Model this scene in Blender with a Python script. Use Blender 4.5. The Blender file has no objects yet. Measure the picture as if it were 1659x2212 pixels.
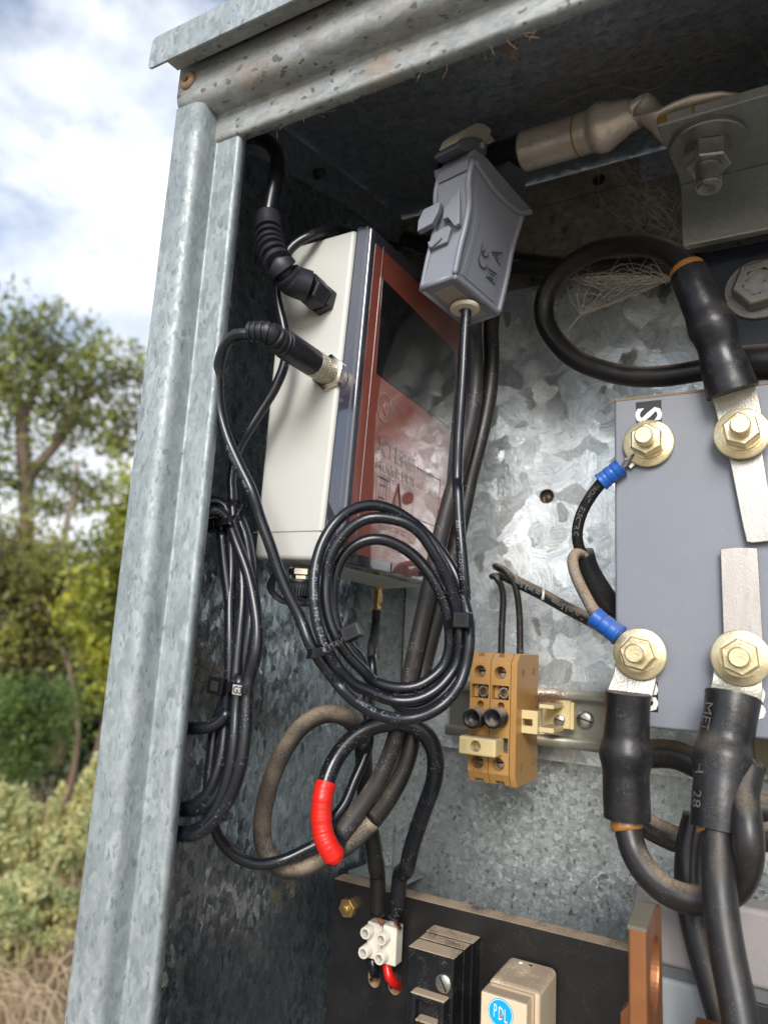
import bpy, bmesh, math, random
import numpy as np
from mathutils import Vector as V, Matrix
from mathutils import noise as mnoise
random.seed(7)
C = bpy.context.scene.collection
SC = bpy.context.scene
# ------------------------------------------------------------------ camera, world, sun, exposure
FPX = 1526.72                                  # focal length on the 1659 x 2212 measuring grid
CAM = ((0.8763143674, 0.4786770083, 0.0542351471),     # right
       (-0.0402483013, 0.1849369343, -0.9819258651),   # down
       (-0.4800554173, 0.8582928708, 0.1813288291))    # forward
cam = bpy.data.cameras.new('camera'); cam_o = bpy.data.objects.new('camera', cam); C.objects.link(cam_o)
r_, d_, f_ = (V(a) for a in CAM)
mt = Matrix.Identity(4)
for i in range(3):
    mt[i][0] = r_[i]; mt[i][1] = -d_[i]; mt[i][2] = -f_[i]
cam_o.matrix_world = mt
cam.sensor_fit = 'VERTICAL'; cam.sensor_height = 36; cam.lens = FPX / 2212 * 36
cam.clip_start = 0.02; cam.clip_end = 400
cam.dof.use_dof = True; cam.dof.focus_distance = 0.37; cam.dof.aperture_fstop = 8.0
SC.camera = cam_o
SUN_EL, SUN_AZ = 30, 160                        # azimuth from +Y (north) clockwise: behind the camera, to its right
w = bpy.data.worlds.new('World'); SC.world = w; w.use_nodes = True
nt = w.node_tree; nt.nodes.clear()
def N(nt, t, **k):
    n = nt.nodes.new(t)
    for a, b in k.items():
        if a.startswith('i_'):
            n.inputs[a[2:].replace('_', ' ')].default_value = b
        else: setattr(n, a, b)
    return n
sky = N(nt, 'ShaderNodeTexSky', sky_type='NISHITA'); sky.sun_disc = False
sky.sun_elevation = math.radians(SUN_EL); sky.sun_rotation = math.radians(SUN_AZ)
bg1 = N(nt, 'ShaderNodeBackground'); bg1.inputs['Strength'].default_value = 0.12
bg2 = N(nt, 'ShaderNodeBackground'); bg2.inputs['Strength'].default_value = 0.76
tc = N(nt, 'ShaderNodeTexCoord'); mp = N(nt, 'ShaderNodeMapping'); mp.inputs['Scale'].default_value = (1, 1, 1.6)
mp.inputs['Location'].default_value = (1.35, 0.4, 0.9)
n1 = N(nt, 'ShaderNodeTexNoise'); n1.inputs['Scale'].default_value = 2.6; n1.inputs['Detail'].default_value = 9; n1.inputs['Roughness'].default_value = 0.55; n1.inputs['Distortion'].default_value = 0.25
n2 = N(nt, 'ShaderNodeTexNoise'); n2.inputs['Scale'].default_value = 5; n2.inputs['Detail'].default_value = 6
rp = N(nt, 'ShaderNodeValToRGB'); rp.color_ramp.elements[0].position = 0.42; rp.color_ramp.elements[1].position = 0.59
rp2 = N(nt, 'ShaderNodeValToRGB'); rp2.color_ramp.elements[0].position = 0.3; rp2.color_ramp.elements[0].color = (0.58, 0.65, 0.74, 1)
rp2.color_ramp.elements[1].position = 0.62; rp2.color_ramp.elements[1].color = (0.92, 0.95, 1.0, 1)
mx = N(nt, 'ShaderNodeMixShader'); wo = N(nt, 'ShaderNodeOutputWorld')
L = nt.links.new
L(tc.outputs['Generated'], mp.inputs[0]); L(mp.outputs[0], n1.inputs[0]); L(mp.outputs[0], n2.inputs[0])
L(n1.outputs[0], rp.inputs[0]); L(n2.outputs[0], rp2.inputs[0]); L(rp2.outputs[0], bg2.inputs[0]); L(sky.outputs[0], bg1.inputs[0])
L(rp.outputs[0], mx.inputs[0]); L(bg1.outputs[0], mx.inputs[1]); L(bg2.outputs[0], mx.inputs[2]); L(mx.outputs[0], wo.inputs[0])
sl = bpy.data.lights.new('sun', 'SUN'); sl.energy = 2.0; sl.angle = math.radians(26); sl.color = (1, 0.97, 0.92)
so = bpy.data.objects.new('sun', sl); C.objects.link(so)
el, az = math.radians(SUN_EL), math.radians(SUN_AZ)
sd = V((math.sin(az) * math.cos(el), math.cos(az) * math.cos(el), math.sin(el)))
so.rotation_euler = (-sd).to_track_quat('-Z', 'Y').to_euler(); so.location = sd * 20
SC.view_settings.view_transform = 'Standard'; SC.view_settings.look = 'None'; SC.view_settings.exposure = 0.8; SC.view_settings.gamma = 1
SC.render.engine = 'CYCLES'

# ------------------------------------------------------------------ where things stand (camera at the origin, X along the back wall, Y into the cabinet, Z up)
ORG = {'c1': (477.4, 238.7, .2569), 'c2': (443.3, 647.9, .2569), 'c3': (358.1, 1040, .2569), 'c4': (665, 1040, .2569), 'c5': (341, 1449.3, .2569),
       'c6': (682, 1449.3, .2569), 'c7': (682, 1832.9, .2569), 'c8': (869.6, 238.7, .2158), 'd1': (937.8, 1142.4, .2622), 'd2': (1261.7, 1329.9, .2395),
       'd3': (1261.7, 1747.6, .2395), 'd4': (1108.3, 136.4, .332), 'd5': (1108.3, 477.4, .332), 'd6': (767.3, 647.9, .2467), 'd7': (324, 0, .3186),
       'q4': (829.5, 737.5, .5), 'q6': (829.5, 1474.8, .5), 't2': (0, 596.7, .2158), 't3': (0, 1074, .2158), 'e': (1005.9, 2028.8, .1439), '': (0, 0, 1)}
def px(c, x, y):
    a = ORG[c]; return a[0] + x * a[2], a[1] + y * a[2]
def ray(u, v):
    a, b = u - 830, v - 1106
    return V([a * CAM[0][i] + b * CAM[1][i] + FPX * CAM[2][i] for i in range(3)])
def at(u, v, Y):
    d = ray(u, v); return d * (Y / d.y)
def atX(u, v, X):
    d = ray(u, v); return d * (X / d.x)
def atZ(u, v, Z):
    d = ray(u, v); return d * (Z / d.z)
def far(u, v, dist):
    d = ray(u, v); return d * (dist / math.hypot(d.x, d.y))
def onp(u, v, p0, n):
    d = ray(u, v); return d * (p0.dot(n) / d.dot(n))
def A(c, x, y, Y): return at(*px(c, x, y), Y)

# ------------------------------------------------------------------ materials
MATS = {}
def mat(name, col, rough=0.5, metal=0.0, var=0.12, vs=40, bump=0.0, bs=400, dust=0.0, dcol=(0.30, 0.235, 0.17), speck=0.0, scol=(0.55, 0.5, 0.45),
        coat=0.0, crough=0.03, spec=0.5, rvar=0.1, stain=0.0, stcol=(0.2, 0.12, 0.06), sts=18, sub=0.0, dlo=0.15, dhi=0.75, speck_s=900, stretch=None, rnd=False):
    if name in MATS: return MATS[name]
    m = bpy.data.materials.new(name); m.use_nodes = True; nt = m.node_tree; L = nt.links.new
    b = nt.nodes['Principled BSDF']
    tc = N(nt, 'ShaderNodeTexCoord'); co = tc.outputs['Object']
    if rnd:
        oi = N(nt, 'ShaderNodeObjectInfo'); va_ = N(nt, 'ShaderNodeVectorMath', operation='ADD'); L(co, va_.inputs[0]); L(oi.outputs['Location'], va_.inputs[1]); co = va_.outputs[0]
    if stretch:
        mp = N(nt, 'ShaderNodeMapping'); mp.inputs['Scale'].default_value = stretch; L(co, mp.inputs[0]); co = mp.outputs[0]
    n1 = N(nt, 'ShaderNodeTexNoise', i_Scale=vs, i_Detail=6.0, i_Roughness=0.6); L(co, n1.inputs[0])
    mixc = N(nt, 'ShaderNodeMix', data_type='RGBA')
    mixc.inputs[6].default_value = (*[c * (1 - var) for c in col], 1); mixc.inputs[7].default_value = (*[min(1, c * (1 + var)) for c in col], 1)
    L(n1.outputs[0], mixc.inputs[0]); cur = mixc.outputs[2]; rfac = None
    def over(cur, fac, c):
        k = N(nt, 'ShaderNodeMix', data_type='RGBA'); L(fac, k.inputs[0]); L(cur, k.inputs[6]); k.inputs[7].default_value = (*c, 1); return k.outputs[2]
    def ramp(src, lo, hi):
        k = N(nt, 'ShaderNodeMapRange'); k.inputs[1].default_value = lo; k.inputs[2].default_value = hi; L(src, k.inputs[0]); return k.outputs[0]
    def mul(a, b_):
        k = N(nt, 'ShaderNodeMath', operation='MULTIPLY'); L(a, k.inputs[0])
        if isinstance(b_, float): k.inputs[1].default_value = b_
        else: L(b_, k.inputs[1])
        return k.outputs[0]
    if stain:
        n3 = N(nt, 'ShaderNodeTexNoise', i_Scale=sts, i_Detail=8.0, i_Roughness=0.65); L(co, n3.inputs[0])
        cur = over(cur, mul(ramp(n3.outputs[0], 0.5, 0.68), stain), stcol)
    mfac = None
    if dust:
        g = N(nt, 'ShaderNodeNewGeometry'); sp = N(nt, 'ShaderNodeSeparateXYZ'); L(g.outputs['Normal'], sp.inputs[0])
        n4 = N(nt, 'ShaderNodeTexNoise', i_Scale=900.0, i_Detail=5.0, i_Roughness=0.7); L(tc.outputs['Object'], n4.inputs[0])
        n5 = N(nt, 'ShaderNodeTexNoise', i_Scale=60.0, i_Detail=4.0); L(tc.outputs['Object'], n5.inputs[0])
        up = ramp(sp.outputs[2], dlo, dhi)
        ad = N(nt, 'ShaderNodeMath', operation='ADD'); L(n4.outputs[0], ad.inputs[0]); L(n5.outputs[0], ad.inputs[1])
        k = ramp(ad.outputs[0], 0.72, 1.12); mfac = mul(mul(up, k), float(dust)); mfac.node.use_clamp = True
        cur = over(cur, mfac, dcol)
    if speck:
        v = N(nt, 'ShaderNodeTexVoronoi', i_Scale=speck_s * 2.6); L(tc.outputs['Object'], v.inputs[0])
        s1 = ramp(v.outputs['Distance'], 0.24, 0.14)
        n6 = N(nt, 'ShaderNodeTexNoise', i_Scale=120.0, i_Detail=2.0); L(tc.outputs['Object'], n6.inputs[0])
        cur = over(cur, mul(mul(s1, ramp(n6.outputs[0], 0.52, 0.62)), float(speck)), scol)
    L(cur, b.inputs['Base Color'])
    rr = N(nt, 'ShaderNodeMapRange'); rr.inputs[3].default_value = max(0.02, rough - rvar); rr.inputs[4].default_value = min(1, rough + rvar)
    rr.inputs[1].default_value = .3; rr.inputs[2].default_value = .7
    L(n1.outputs[0], rr.inputs[0])
    ro = rr.outputs[0]
    if mfac is not None:
        k = N(nt, 'ShaderNodeMix', data_type='FLOAT'); L(mfac, k.inputs[0]); L(ro, k.inputs[2]); k.inputs[3].default_value = 0.95; ro = k.outputs[0]
        k2 = N(nt, 'ShaderNodeMix', data_type='FLOAT'); L(mfac, k2.inputs[0]); k2.inputs[2].default_value = metal; k2.inputs[3].default_value = 0.0; L(k2.outputs[0], b.inputs['Metallic'])
    else: b.inputs['Metallic'].default_value = metal
    L(ro, b.inputs['Roughness'])
    b.inputs['Specular IOR Level'].default_value = spec
    if coat: b.inputs['Coat IOR'].default_value = 1.5 + coat * .35; b.inputs['Coat Weight'].default_value = coat; b.inputs['Coat Roughness'].default_value = crough
    if sub: b.inputs['Subsurface Weight'].default_value = sub; b.inputs['Subsurface Radius'].default_value = (0.004, 0.003, 0.002); b.inputs['Subsurface Scale'].default_value = 1
    if bump:
        nb = N(nt, 'ShaderNodeTexNoise', i_Scale=bs, i_Detail=5.0); L(tc.outputs['Object'], nb.inputs[0])
        bp = N(nt, 'ShaderNodeBump'); bp.inputs['Strength'].default_value = bump; bp.inputs['Distance'].default_value = 0.0006; L(nb.outputs[0], bp.inputs['Height'])
        L(bp.outputs[0], b.inputs['Normal'])
    MATS[name] = m; return m

def galv(name, lo, hi, cell=170, rough=(0.3, 0.5), metal=0.8, tilt=0.12, chips=0.6, chipcol=(0.13, 0.14, 0.15), rust=0.0, rustcol=(0.22, 0.13, 0.07), feather=0.0, aniso=(1, 1, 1), wear=0.0, dirtscale=14, chipk=.95, chipt=.86):
    m = bpy.data.materials.new(name); m.use_nodes = True; nt = m.node_tree; L = nt.links.new; b = nt.nodes['Principled BSDF']
    tc = N(nt, 'ShaderNodeTexCoord'); mp = N(nt, 'ShaderNodeMapping'); mp.inputs['Scale'].default_value = aniso; L(tc.outputs['Object'], mp.inputs[0])
    dn = N(nt, 'ShaderNodeTexNoise', i_Scale=cell * 0.9, i_Detail=4.0); L(mp.outputs[0], dn.inputs[0])
    dm = N(nt, 'ShaderNodeMix', data_type='VECTOR'); dm.inputs[0].default_value = 0.006 if not feather else 0.016
    L(mp.outputs[0], dm.inputs[4]); L(dn.outputs[1], dm.inputs[5])
    v = N(nt, 'ShaderNodeTexVoronoi', i_Scale=cell); L(dm.outputs[1], v.inputs[0])
    sp = N(nt, 'ShaderNodeSeparateColor'); L(v.outputs['Color'], sp.inputs[0])
    v2 = N(nt, 'ShaderNodeTexVoronoi', i_Scale=cell * 2.3); L(dm.outputs[1], v2.inputs[0])
    sp2 = N(nt, 'ShaderNodeSeparateColor'); L(v2.outputs['Color'], sp2.inputs[0])
    big = N(nt, 'ShaderNodeTexNoise', i_Scale=dirtscale, i_Detail=7.0, i_Roughness=0.65); L(tc.outputs['Object'], big.inputs[0])
    ad = N(nt, 'ShaderNodeMath', operation='MULTIPLY_ADD'); L(sp2.outputs[0], ad.inputs[0]); ad.inputs[1].default_value = 0.45
    mm = N(nt, 'ShaderNodeMath', operation='MULTIPLY'); L(sp.outputs[0], mm.inputs[0]); mm.inputs[1].default_value = 0.55; L(mm.outputs[0], ad.inputs[2])
    fac = ad.outputs[0]
    if feather:
        # each crystal carries its own fern direction
        ang = N(nt, 'ShaderNodeMath', operation='MULTIPLY'); L(sp.outputs[1], ang.inputs[0]); ang.inputs[1].default_value = 6.283
        vr = N(nt, 'ShaderNodeVectorRotate', rotation_type='Y_AXIS'); L(dm.outputs[1], vr.inputs[0]); L(ang.outputs[0], vr.inputs['Angle'])
        sc = N(nt, 'ShaderNodeMapping'); sc.inputs['Scale'].default_value = (1, 1, 0.07); L(vr.outputs[0], sc.inputs[0])
        fn = N(nt, 'ShaderNodeTexNoise', i_Scale=cell * 11.0, i_Detail=3.0); L(sc.outputs[0], fn.inputs[0])
        k = N(nt, 'ShaderNodeMath', operation='MULTIPLY_ADD'); L(fn.outputs[0], k.inputs[0]); k.inputs[1].default_value = feather; L(fac, k.inputs[2])
        k2 = N(nt, 'ShaderNodeMath', operation='SUBTRACT'); L(k.outputs[0], k2.inputs[0]); k2.inputs[1].default_value = feather * 0.5; fac = k2.outputs[0]
    cm = N(nt, 'ShaderNodeMix', data_type='RGBA'); cm.clamp_factor = True; L(fac, cm.inputs[0]); cm.inputs[6].default_value = (*lo, 1); cm.inputs[7].default_value = (*hi, 1)
    cur = cm.outputs[2]
    def over(cur, src, lo_, hi_, amt, c):
        r = N(nt, 'ShaderNodeMapRange'); r.inputs[1].default_value = lo_; r.inputs[2].default_value = hi_; r.inputs[4].default_value = amt; L(src, r.inputs[0])
        k = N(nt, 'ShaderNodeMix', data_type='RGBA'); L(r.outputs[0], k.inputs[0]); L(cur, k.inputs[6]); k.inputs[7].default_value = (*c, 1); return k.outputs[2], r.outputs[0]
    if chips:
        cm2 = N(nt, 'ShaderNodeMapping'); cm2.inputs['Scale'].default_value = (1, 1, 0.6); cm2.inputs['Rotation'].default_value = (0.3, 0.5, 0.2); L(dm.outputs[1], cm2.inputs[0])
        v3 = N(nt, 'ShaderNodeTexVoronoi', i_Scale=cell * chipk); L(cm2.outputs[0], v3.inputs[0]); s3 = N(nt, 'ShaderNodeSeparateColor'); L(v3.outputs['Color'], s3.inputs[0])
        g1 = N(nt, 'ShaderNodeMath', operation='GREATER_THAN'); L(s3.outputs[2], g1.inputs[0]); g1.inputs[1].default_value = chipt
        g2 = N(nt, 'ShaderNodeMapRange'); g2.inputs[1].default_value = 0.42; g2.inputs[2].default_value = 0.34; L(v3.outputs['Distance'], g2.inputs[0])
        g3 = N(nt, 'ShaderNodeMath', operation='MULTIPLY'); L(g1.outputs[0], g3.inputs[0]); L(g2.outputs[0], g3.inputs[1])
        cur, _ = over(cur, g3.outputs[0], 0, 1, chips, chipcol)
    if wear: cur, _ = over(cur, big.outputs[0], 0.42, 0.66, wear, tuple(c * 0.55 for c in lo))
    rf = None
    if rust:
        cur, rf = over(cur, big.outputs[0], 0.5, 0.68, rust, rustcol)
    L(cur, b.inputs['Base Color'])
    r = N(nt, 'ShaderNodeMapRange'); r.inputs[3].default_value = rough[0]; r.inputs[4].default_value = rough[1]; L(sp2.outputs[1], r.inputs[0]); L(r.outputs[0], b.inputs['Roughness'])
    if rf is not None:
        k = N(nt, 'ShaderNodeMix', data_type='FLOAT'); L(rf, k.inputs[0]); k.inputs[2].default_value = metal; k.inputs[3].default_value = 0.1; L(k.outputs[0], b.inputs['Metallic'])
    else: b.inputs['Metallic'].default_value = metal
    g = N(nt, 'ShaderNodeNewGeometry')
    vs = N(nt, 'ShaderNodeVectorMath', operation='SUBTRACT'); L(v.outputs['Color'], vs.inputs[0]); vs.inputs[1].default_value = (0.5, 0.5, 0.5)
    vm = N(nt, 'ShaderNodeVectorMath', operation='SCALE'); L(vs.outputs[0], vm.inputs[0]); vm.inputs['Scale'].default_value = tilt
    va = N(nt, 'ShaderNodeVectorMath', operation='ADD'); L(g.outputs['Normal'], va.inputs[0]); L(vm.outputs[0], va.inputs[1])
    vn = N(nt, 'ShaderNodeVectorMath', operation='NORMALIZE'); L(va.outputs[0], vn.inputs[0])
    bp = N(nt, 'ShaderNodeBump'); bp.inputs['Strength'].default_value = 0.5; bp.inputs['Distance'].default_value = 0.0003
    L((fn if feather else dn).outputs[0], bp.inputs['Height']); L(vn.outputs[0], bp.inputs['Normal']); L(bp.outputs[0], b.inputs['Normal'])
    MATS[name] = m; return m

G_OUT = galv('galvanised_weathered', (0.24, 0.28, 0.295), (0.43, 0.47, 0.48), cell=290, rough=(0.45, 0.65), metal=0.35, tilt=0.10, chips=0.6, chipcol=(0.15, 0.18, 0.19), aniso=(1, 1, 0.5), wear=0.35, chipk=1.9, chipt=.80)
G_HEAD = galv('galvanised_header', (0.22, 0.24, 0.245), (0.38, 0.39, 0.385), cell=260, rough=(0.5, 0.7), metal=0.35, tilt=0.08, chips=0.8, chipcol=(0.10, 0.09, 0.08), rust=0.75, rustcol=(0.26, 0.18, 0.12), aniso=(0.5, 1, 1), dirtscale=24, chipk=1.7, chipt=.82)
G_IN = galv('galvanised_side_wall', (0.18, 0.23, 0.27), (0.50, 0.55, 0.59), cell=300, rough=(0.14, 0.30), metal=0.82, tilt=0.20, chips=0.5, chipcol=(0.05, 0.06, 0.07), wear=0.5, aniso=(1, 1, .6), dirtscale=9)
G_BACK = galv('galvanised_back_wall', (0.36, 0.41, 0.44), (0.66, 0.70, 0.70), cell=400, rough=(0.26, 0.46), metal=0.75, tilt=0.14, chips=0.7, chipcol=(0.12, 0.13, 0.13), wear=0.35, rust=0.25, rustcol=(0.18, 0.13, 0.09), dirtscale=11)
G_TOP = galv('galvanised_dirty', (0.19, 0.22, 0.27), (0.38, 0.41, 0.46), cell=220, rough=(0.35, 0.6), metal=0.55, tilt=0.12, chips=0.5, rust=0.35, rustcol=(0.15, 0.115, 0.09), dirtscale=14)
G_DIRT = galv('galvanised_brown_dirt', (0.22, 0.20, 0.18), (0.44, 0.40, 0.35), cell=200, rough=(0.35, 0.6), metal=0.5, tilt=0.16, chips=0.6, chipcol=(0.07, 0.06, 0.05), rust=0.7, rustcol=(0.20, 0.135, 0.09), dirtscale=18)
G_PLATE = galv('galvanised_spangle', (0.52, 0.58, 0.62), (0.82, 0.86, 0.88), cell=66, rough=(0.26, 0.42), metal=0.65, tilt=0.15, chips=0.8, chipcol=(0.26, 0.26, 0.25), chipk=1.5, chipt=.88, feather=2.8, dirtscale=16, wear=0.15)
G_BR = mat('galvanised_bracket', (0.37, 0.39, 0.38), 0.42, 0.75, var=0.3, vs=300, bump=0.5, bs=1500, stain=0.15, stcol=(0.2, 0.17, 0.12), sts=40)
RAIL = mat('rail_zinc', (0.50, 0.49, 0.42), 0.38, 0.7, var=0.15, vs=120, dust=0.8, stain=0.2, sts=60)
RUST = mat('cut_rust', (0.11, 0.045, 0.025), 0.8, 0.2, var=0.4, vs=300)
BLK = mat('black_cable_shiny', (0.008, 0.0095, 0.014), 0.27, var=0.2, rvar=0.05, spec=0.55, speck=0.35, speck_s=300)
BLKD = mat('black_cable_dusty', (0.014, 0.013, 0.013), 0.42, var=0.3, dust=0.75, speck=0.9, speck_s=420, scol=(0.42, 0.38, 0.34), dlo=0.1, dhi=0.95)
BLKDD = mat('black_cable_very_dusty', (0.03, 0.026, 0.024), 0.6, var=0.3, dust=1.2, speck=0.5, speck_s=600, dlo=-0.5, dhi=0.6, stain=0.5, stcol=(0.11, 0.085, 0.065), sts=60)
BATT = mat('battery_cable', (0.017, 0.016, 0.017), 0.38, var=0.3, dust=1.0, dlo=0.42, dhi=0.92, stain=0.18, stcol=(0.05, 0.042, 0.035), sts=50, speck=0.3, speck_s=500)
SHR = mat('heat_shrink', (0.012, 0.012, 0.015), 0.34, var=0.3, dust=0.25, bump=0.3, bs=300, stain=0.22, stcol=(0.10, 0.09, 0.08), sts=45, speck=0.4, speck_s=600)
RUB = mat('black_rubber', (0.012, 0.013, 0.018), 0.45, var=0.2, rvar=0.06)
TIE = mat('cable_tie_nylon', (0.008, 0.008, 0.011), 0.2, var=0.2)
WHT = mat('white_polycarbonate', (0.56, 0.56, 0.53), 0.42, var=0.05, vs=15, rvar=0.04, stain=0.14, stcol=(0.45, 0.38, 0.3), sts=25, speck=0.25, speck_s=250, scol=(0.35, 0.3, 0.25))
LID = mat('smoked_lid', (0.042, 0.042, 0.060), 0.12, var=0.3, coat=0.8, spec=0.7)
LRED = mat('red_label', (0.27, 0.065, 0.045), 0.5, var=0.06, coat=1.0, crough=0.015)
LBLK = mat('black_window', (0.004, 0.005, 0.008), 0.4, var=0.1, coat=1.0, crough=0.012)
LTXT = mat('label_print', (.12, .035, .03), 0.5, var=0.1, coat=1.0, crough=0.02)
LTXG = mat('label_print_grey', (.30, .13, .12), 0.5, var=0.1, coat=1.0, crough=0.02)
PRINT = mat('white_print', (0.22, 0.235, 0.26), 0.5, var=0.15, vs=600)
PRINTF = mat('faded_print', (0.12, 0.115, 0.105), 0.6, var=0.5, vs=500)
PRINTG = mat('grey_print', (0.22, 0.22, 0.23), 0.6, var=0.3, vs=500)
NICK = mat('nickel', (0.66, 0.60, 0.52), 0.22, 1.0, var=0.1)
GOLD = mat('gold_plating', (0.72, 0.47, 0.20), 0.2, 1.0, var=0.12)
ZINCY = mat('zinc_yellow', (0.84, 0.72, 0.46), 0.33, 0.75, var=0.15, vs=160, bump=0.2, bs=900, stain=.6, stcol=(.50, .36, .18), sts=110, rnd=True)
BRASS = mat('dull_brass', (0.50, 0.33, 0.13), 0.4, 0.8, var=0.2)
STEEL = mat('steel', (0.52, 0.51, 0.49), 0.32, 0.95, var=0.15, vs=200, bump=0.2, bs=1200)
STEELD = mat('steel_dirty', (0.34, 0.33, 0.31), 0.42, 0.85, var=0.25, vs=200, bump=0.35, bs=900, dust=0.4)
LUG = mat('tinned_lug', (0.92, 0.76, 0.67), 0.34, 0.5, var=0.22, vs=90, bump=0.4, bs=700, stain=0.4, stcol=(0.26, 0.17, 0.11), sts=45)
LUGF = mat('tinned_lug_flat', (0.42, 0.41, 0.37), 0.45, 0.8, var=0.2, vs=200, bump=0.4, bs=900, stain=0.45, stcol=(0.25, 0.19, 0.13), sts=60)
SILV = mat('silver_strip', (0.48, 0.45, 0.43), 0.40, 0.75, var=0.16, vs=120, stain=0.4, stcol=(0.34, 0.28, 0.24), sts=60, stretch=(3, 1, .6), bump=.12, bs=900)
AMB = mat('amber_resin', (0.35, 0.15, 0.035), 0.28, var=0.35, vs=150, coat=0.5)
GRYP = mat('clamp_grey', (0.20, 0.21, 0.25), 0.42, var=0.05, rvar=0.04, spec=0.5)
GRYD = mat('clamp_grey_dark', (0.15, 0.16, 0.19), 0.45, var=0.05, rvar=0.04)
GRYE = mat('clamp_engraving', (0.07, 0.075, 0.09), 0.5, var=0.05)
CORE = mat('clamp_core', (0.30, 0.27, 0.22), 0.5, var=0.1)
GROM = mat('cream_grommet', (0.62, 0.54, 0.43), 0.4, var=0.05)
BOARD = mat('board_grey', (0.205, 0.22, 0.262), 0.42, var=0.06, vs=30, speck=0.35, speck_s=260, scol=(0.4, 0.38, 0.36), stain=0.5, stcol=(0.265, 0.262, 0.27), sts=14, bump=.1, bs=500)
DUSTE = mat('dusty_edge', (0.26, 0.18, 0.115), 0.9, var=0.35, vs=400, bump=0.6, bs=1200, speck=0.4, speck_s=600)
SBLK = mat('sticker_black', (0.01, 0.01, 0.011), 0.4, var=0.2)
SWHT = mat('sticker_white', (0.75, 0.75, 0.74), 0.5, var=0.05)
BLUE = mat('crimp_blue', (0.012, 0.10, 0.42), 0.32, var=0.2, dust=0.25, sub=0.0)
TAN = mat('terminal_tan', (0.41, 0.225, 0.07), 0.42, var=0.07, vs=30, dust=0.8, dlo=0.5, dhi=0.95)
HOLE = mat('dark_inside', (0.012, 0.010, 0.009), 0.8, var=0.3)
CREAM = mat('cream_plastic', (0.62, 0.50, 0.26), 0.42, var=0.08, dust=1.2, dlo=0.4, dhi=0.95)
CREAM2 = mat('relay_cream', (0.68, 0.55, 0.38), 0.4, var=0.05, dust=1.4, dlo=0.3, dhi=0.9, dcol=(0.36, 0.28, 0.2))
PLUGB = mat('black_plug', (0.010, 0.011, 0.015), 0.28, var=0.3, dust=0.9)
PANEL = mat('black_board', (0.011, 0.0105, 0.011), 0.42, var=0.3, dust=1.4, bump=0.2, bs=1500, speck=0.35, speck_s=500, scol=(0.3, 0.22, 0.16), dlo=0.4, dhi=0.8, dcol=(0.36, 0.27, 0.19))
BRK = mat('breaker_black', (0.009, 0.010, 0.012), 0.3, var=0.3, dust=1.7, bump=0.25, bs=1300, speck=0.6, speck_s=700, dlo=0.3, dhi=0.8, dcol=(0.40, 0.31, 0.22))
WTERM = mat('white_nylon', (0.72, 0.68, 0.60), 0.35, var=0.08, stain=0.2, stcol=(0.5, 0.38, 0.22), sts=120, sub=0.2)
COPW = mat('copper_wire', (0.72, 0.33, 0.18), 0.3, 1.0, var=0.2)
COPB = mat('copper_bar', (0.40, 0.165, 0.07), 0.42, 0.7, var=0.3, vs=60, stain=0.5, stcol=(0.17, 0.09, 0.06), sts=30)
COPP = mat('copper_patina', (0.15, 0.135, 0.10), 0.7, 0.1, var=0.2, vs=200)
REDT = mat('red_tape', (0.66, 0.016, 0.010), 0.3, var=0.2, vs=80, stain=.35, stcol=(.40, .03, .02), sts=90, bump=.3, bs=500, spec=0.5)
REDW = mat('red_wire', (0.62, 0.012, 0.010), 0.3, var=0.1)
GBOX = mat('grey_enclosure', (0.27, 0.25, 0.25), 0.6, var=0.1, vs=60, bump=0.4, bs=1500)
GBOX2 = mat('grey_enclosure_pale', (0.33, 0.36, 0.37), 0.6, var=0.1, vs=60, bump=0.4, bs=1500)
NAVY = mat('navy_plate', (0.025, 0.033, 0.055), 0.4, var=0.15, bump=0.4, bs=1600)
CYAN = mat('cyan_sticker', (0.0, 0.36, 0.72), 0.4, var=0.05)
OLIVE = mat('olive_plate', (0.22, 0.20, 0.13), 0.6, var=0.15, stain=0.2)
WEB = mat('cobweb', (0.62, 0.57, 0.50), 0.9, var=0.3)
WEBB = mat('old_cobweb', (0.34, 0.23, 0.16), 0.9, var=0.3)
FLUFF = mat('brown_fluff', (0.20, 0.11, 0.06), 0.9, var=0.4)

# ------------------------------------------------------------------ builders
def tag(o, label=None, cat=None, group=None, kind=None):
    if label: o['label'] = label
    if cat: o['category'] = cat
    if group: o['group'] = group
    if kind: o['kind'] = kind
    return o
def thing(name, label, cat, loc, group=None):
    o = bpy.data.objects.new(name, None); C.objects.link(o); o.location = V(loc); o.empty_display_size = 0.01
    return tag(o, label, cat, group)
def wloc(o):
    return o.matrix_parent_inverse.inverted().translation if o.parent else o.location.copy()
def obj(name, bm, m, parent=None, smooth=False, bevel=0, seg=2, angle=35):
    me = bpy.data.meshes.new(name)
    if isinstance(bm, bmesh.types.BMesh):
        bmesh.ops.recalc_face_normals(bm, faces=bm.faces); bm.to_mesh(me); bm.free()
    else: me = bm
    o = bpy.data.objects.new(name, me); C.objects.link(o)
    for k in (m if isinstance(m, (list, tuple)) else [m]): me.materials.append(k)
    for p in me.polygons: p.use_smooth = bool(smooth or bevel)
    if bevel:
        b = o.modifiers.new('bevel', 'BEVEL'); b.width = bevel; b.segments = seg; b.limit_method = 'ANGLE'; b.angle_limit = math.radians(angle); b.harden_normals = True
    if smooth == 'auto':
        try: me.set_sharp_from_angle(angle=math.radians(40))
        except Exception: pass
    if parent is not None:
        o.parent = parent
        root = parent
        while root.parent is not None: root = root.parent
        if root.type == 'EMPTY' or True:
            o.matrix_parent_inverse = Matrix.Translation(root.location).inverted() if parent is root else Matrix.Identity(4)
    return o
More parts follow.
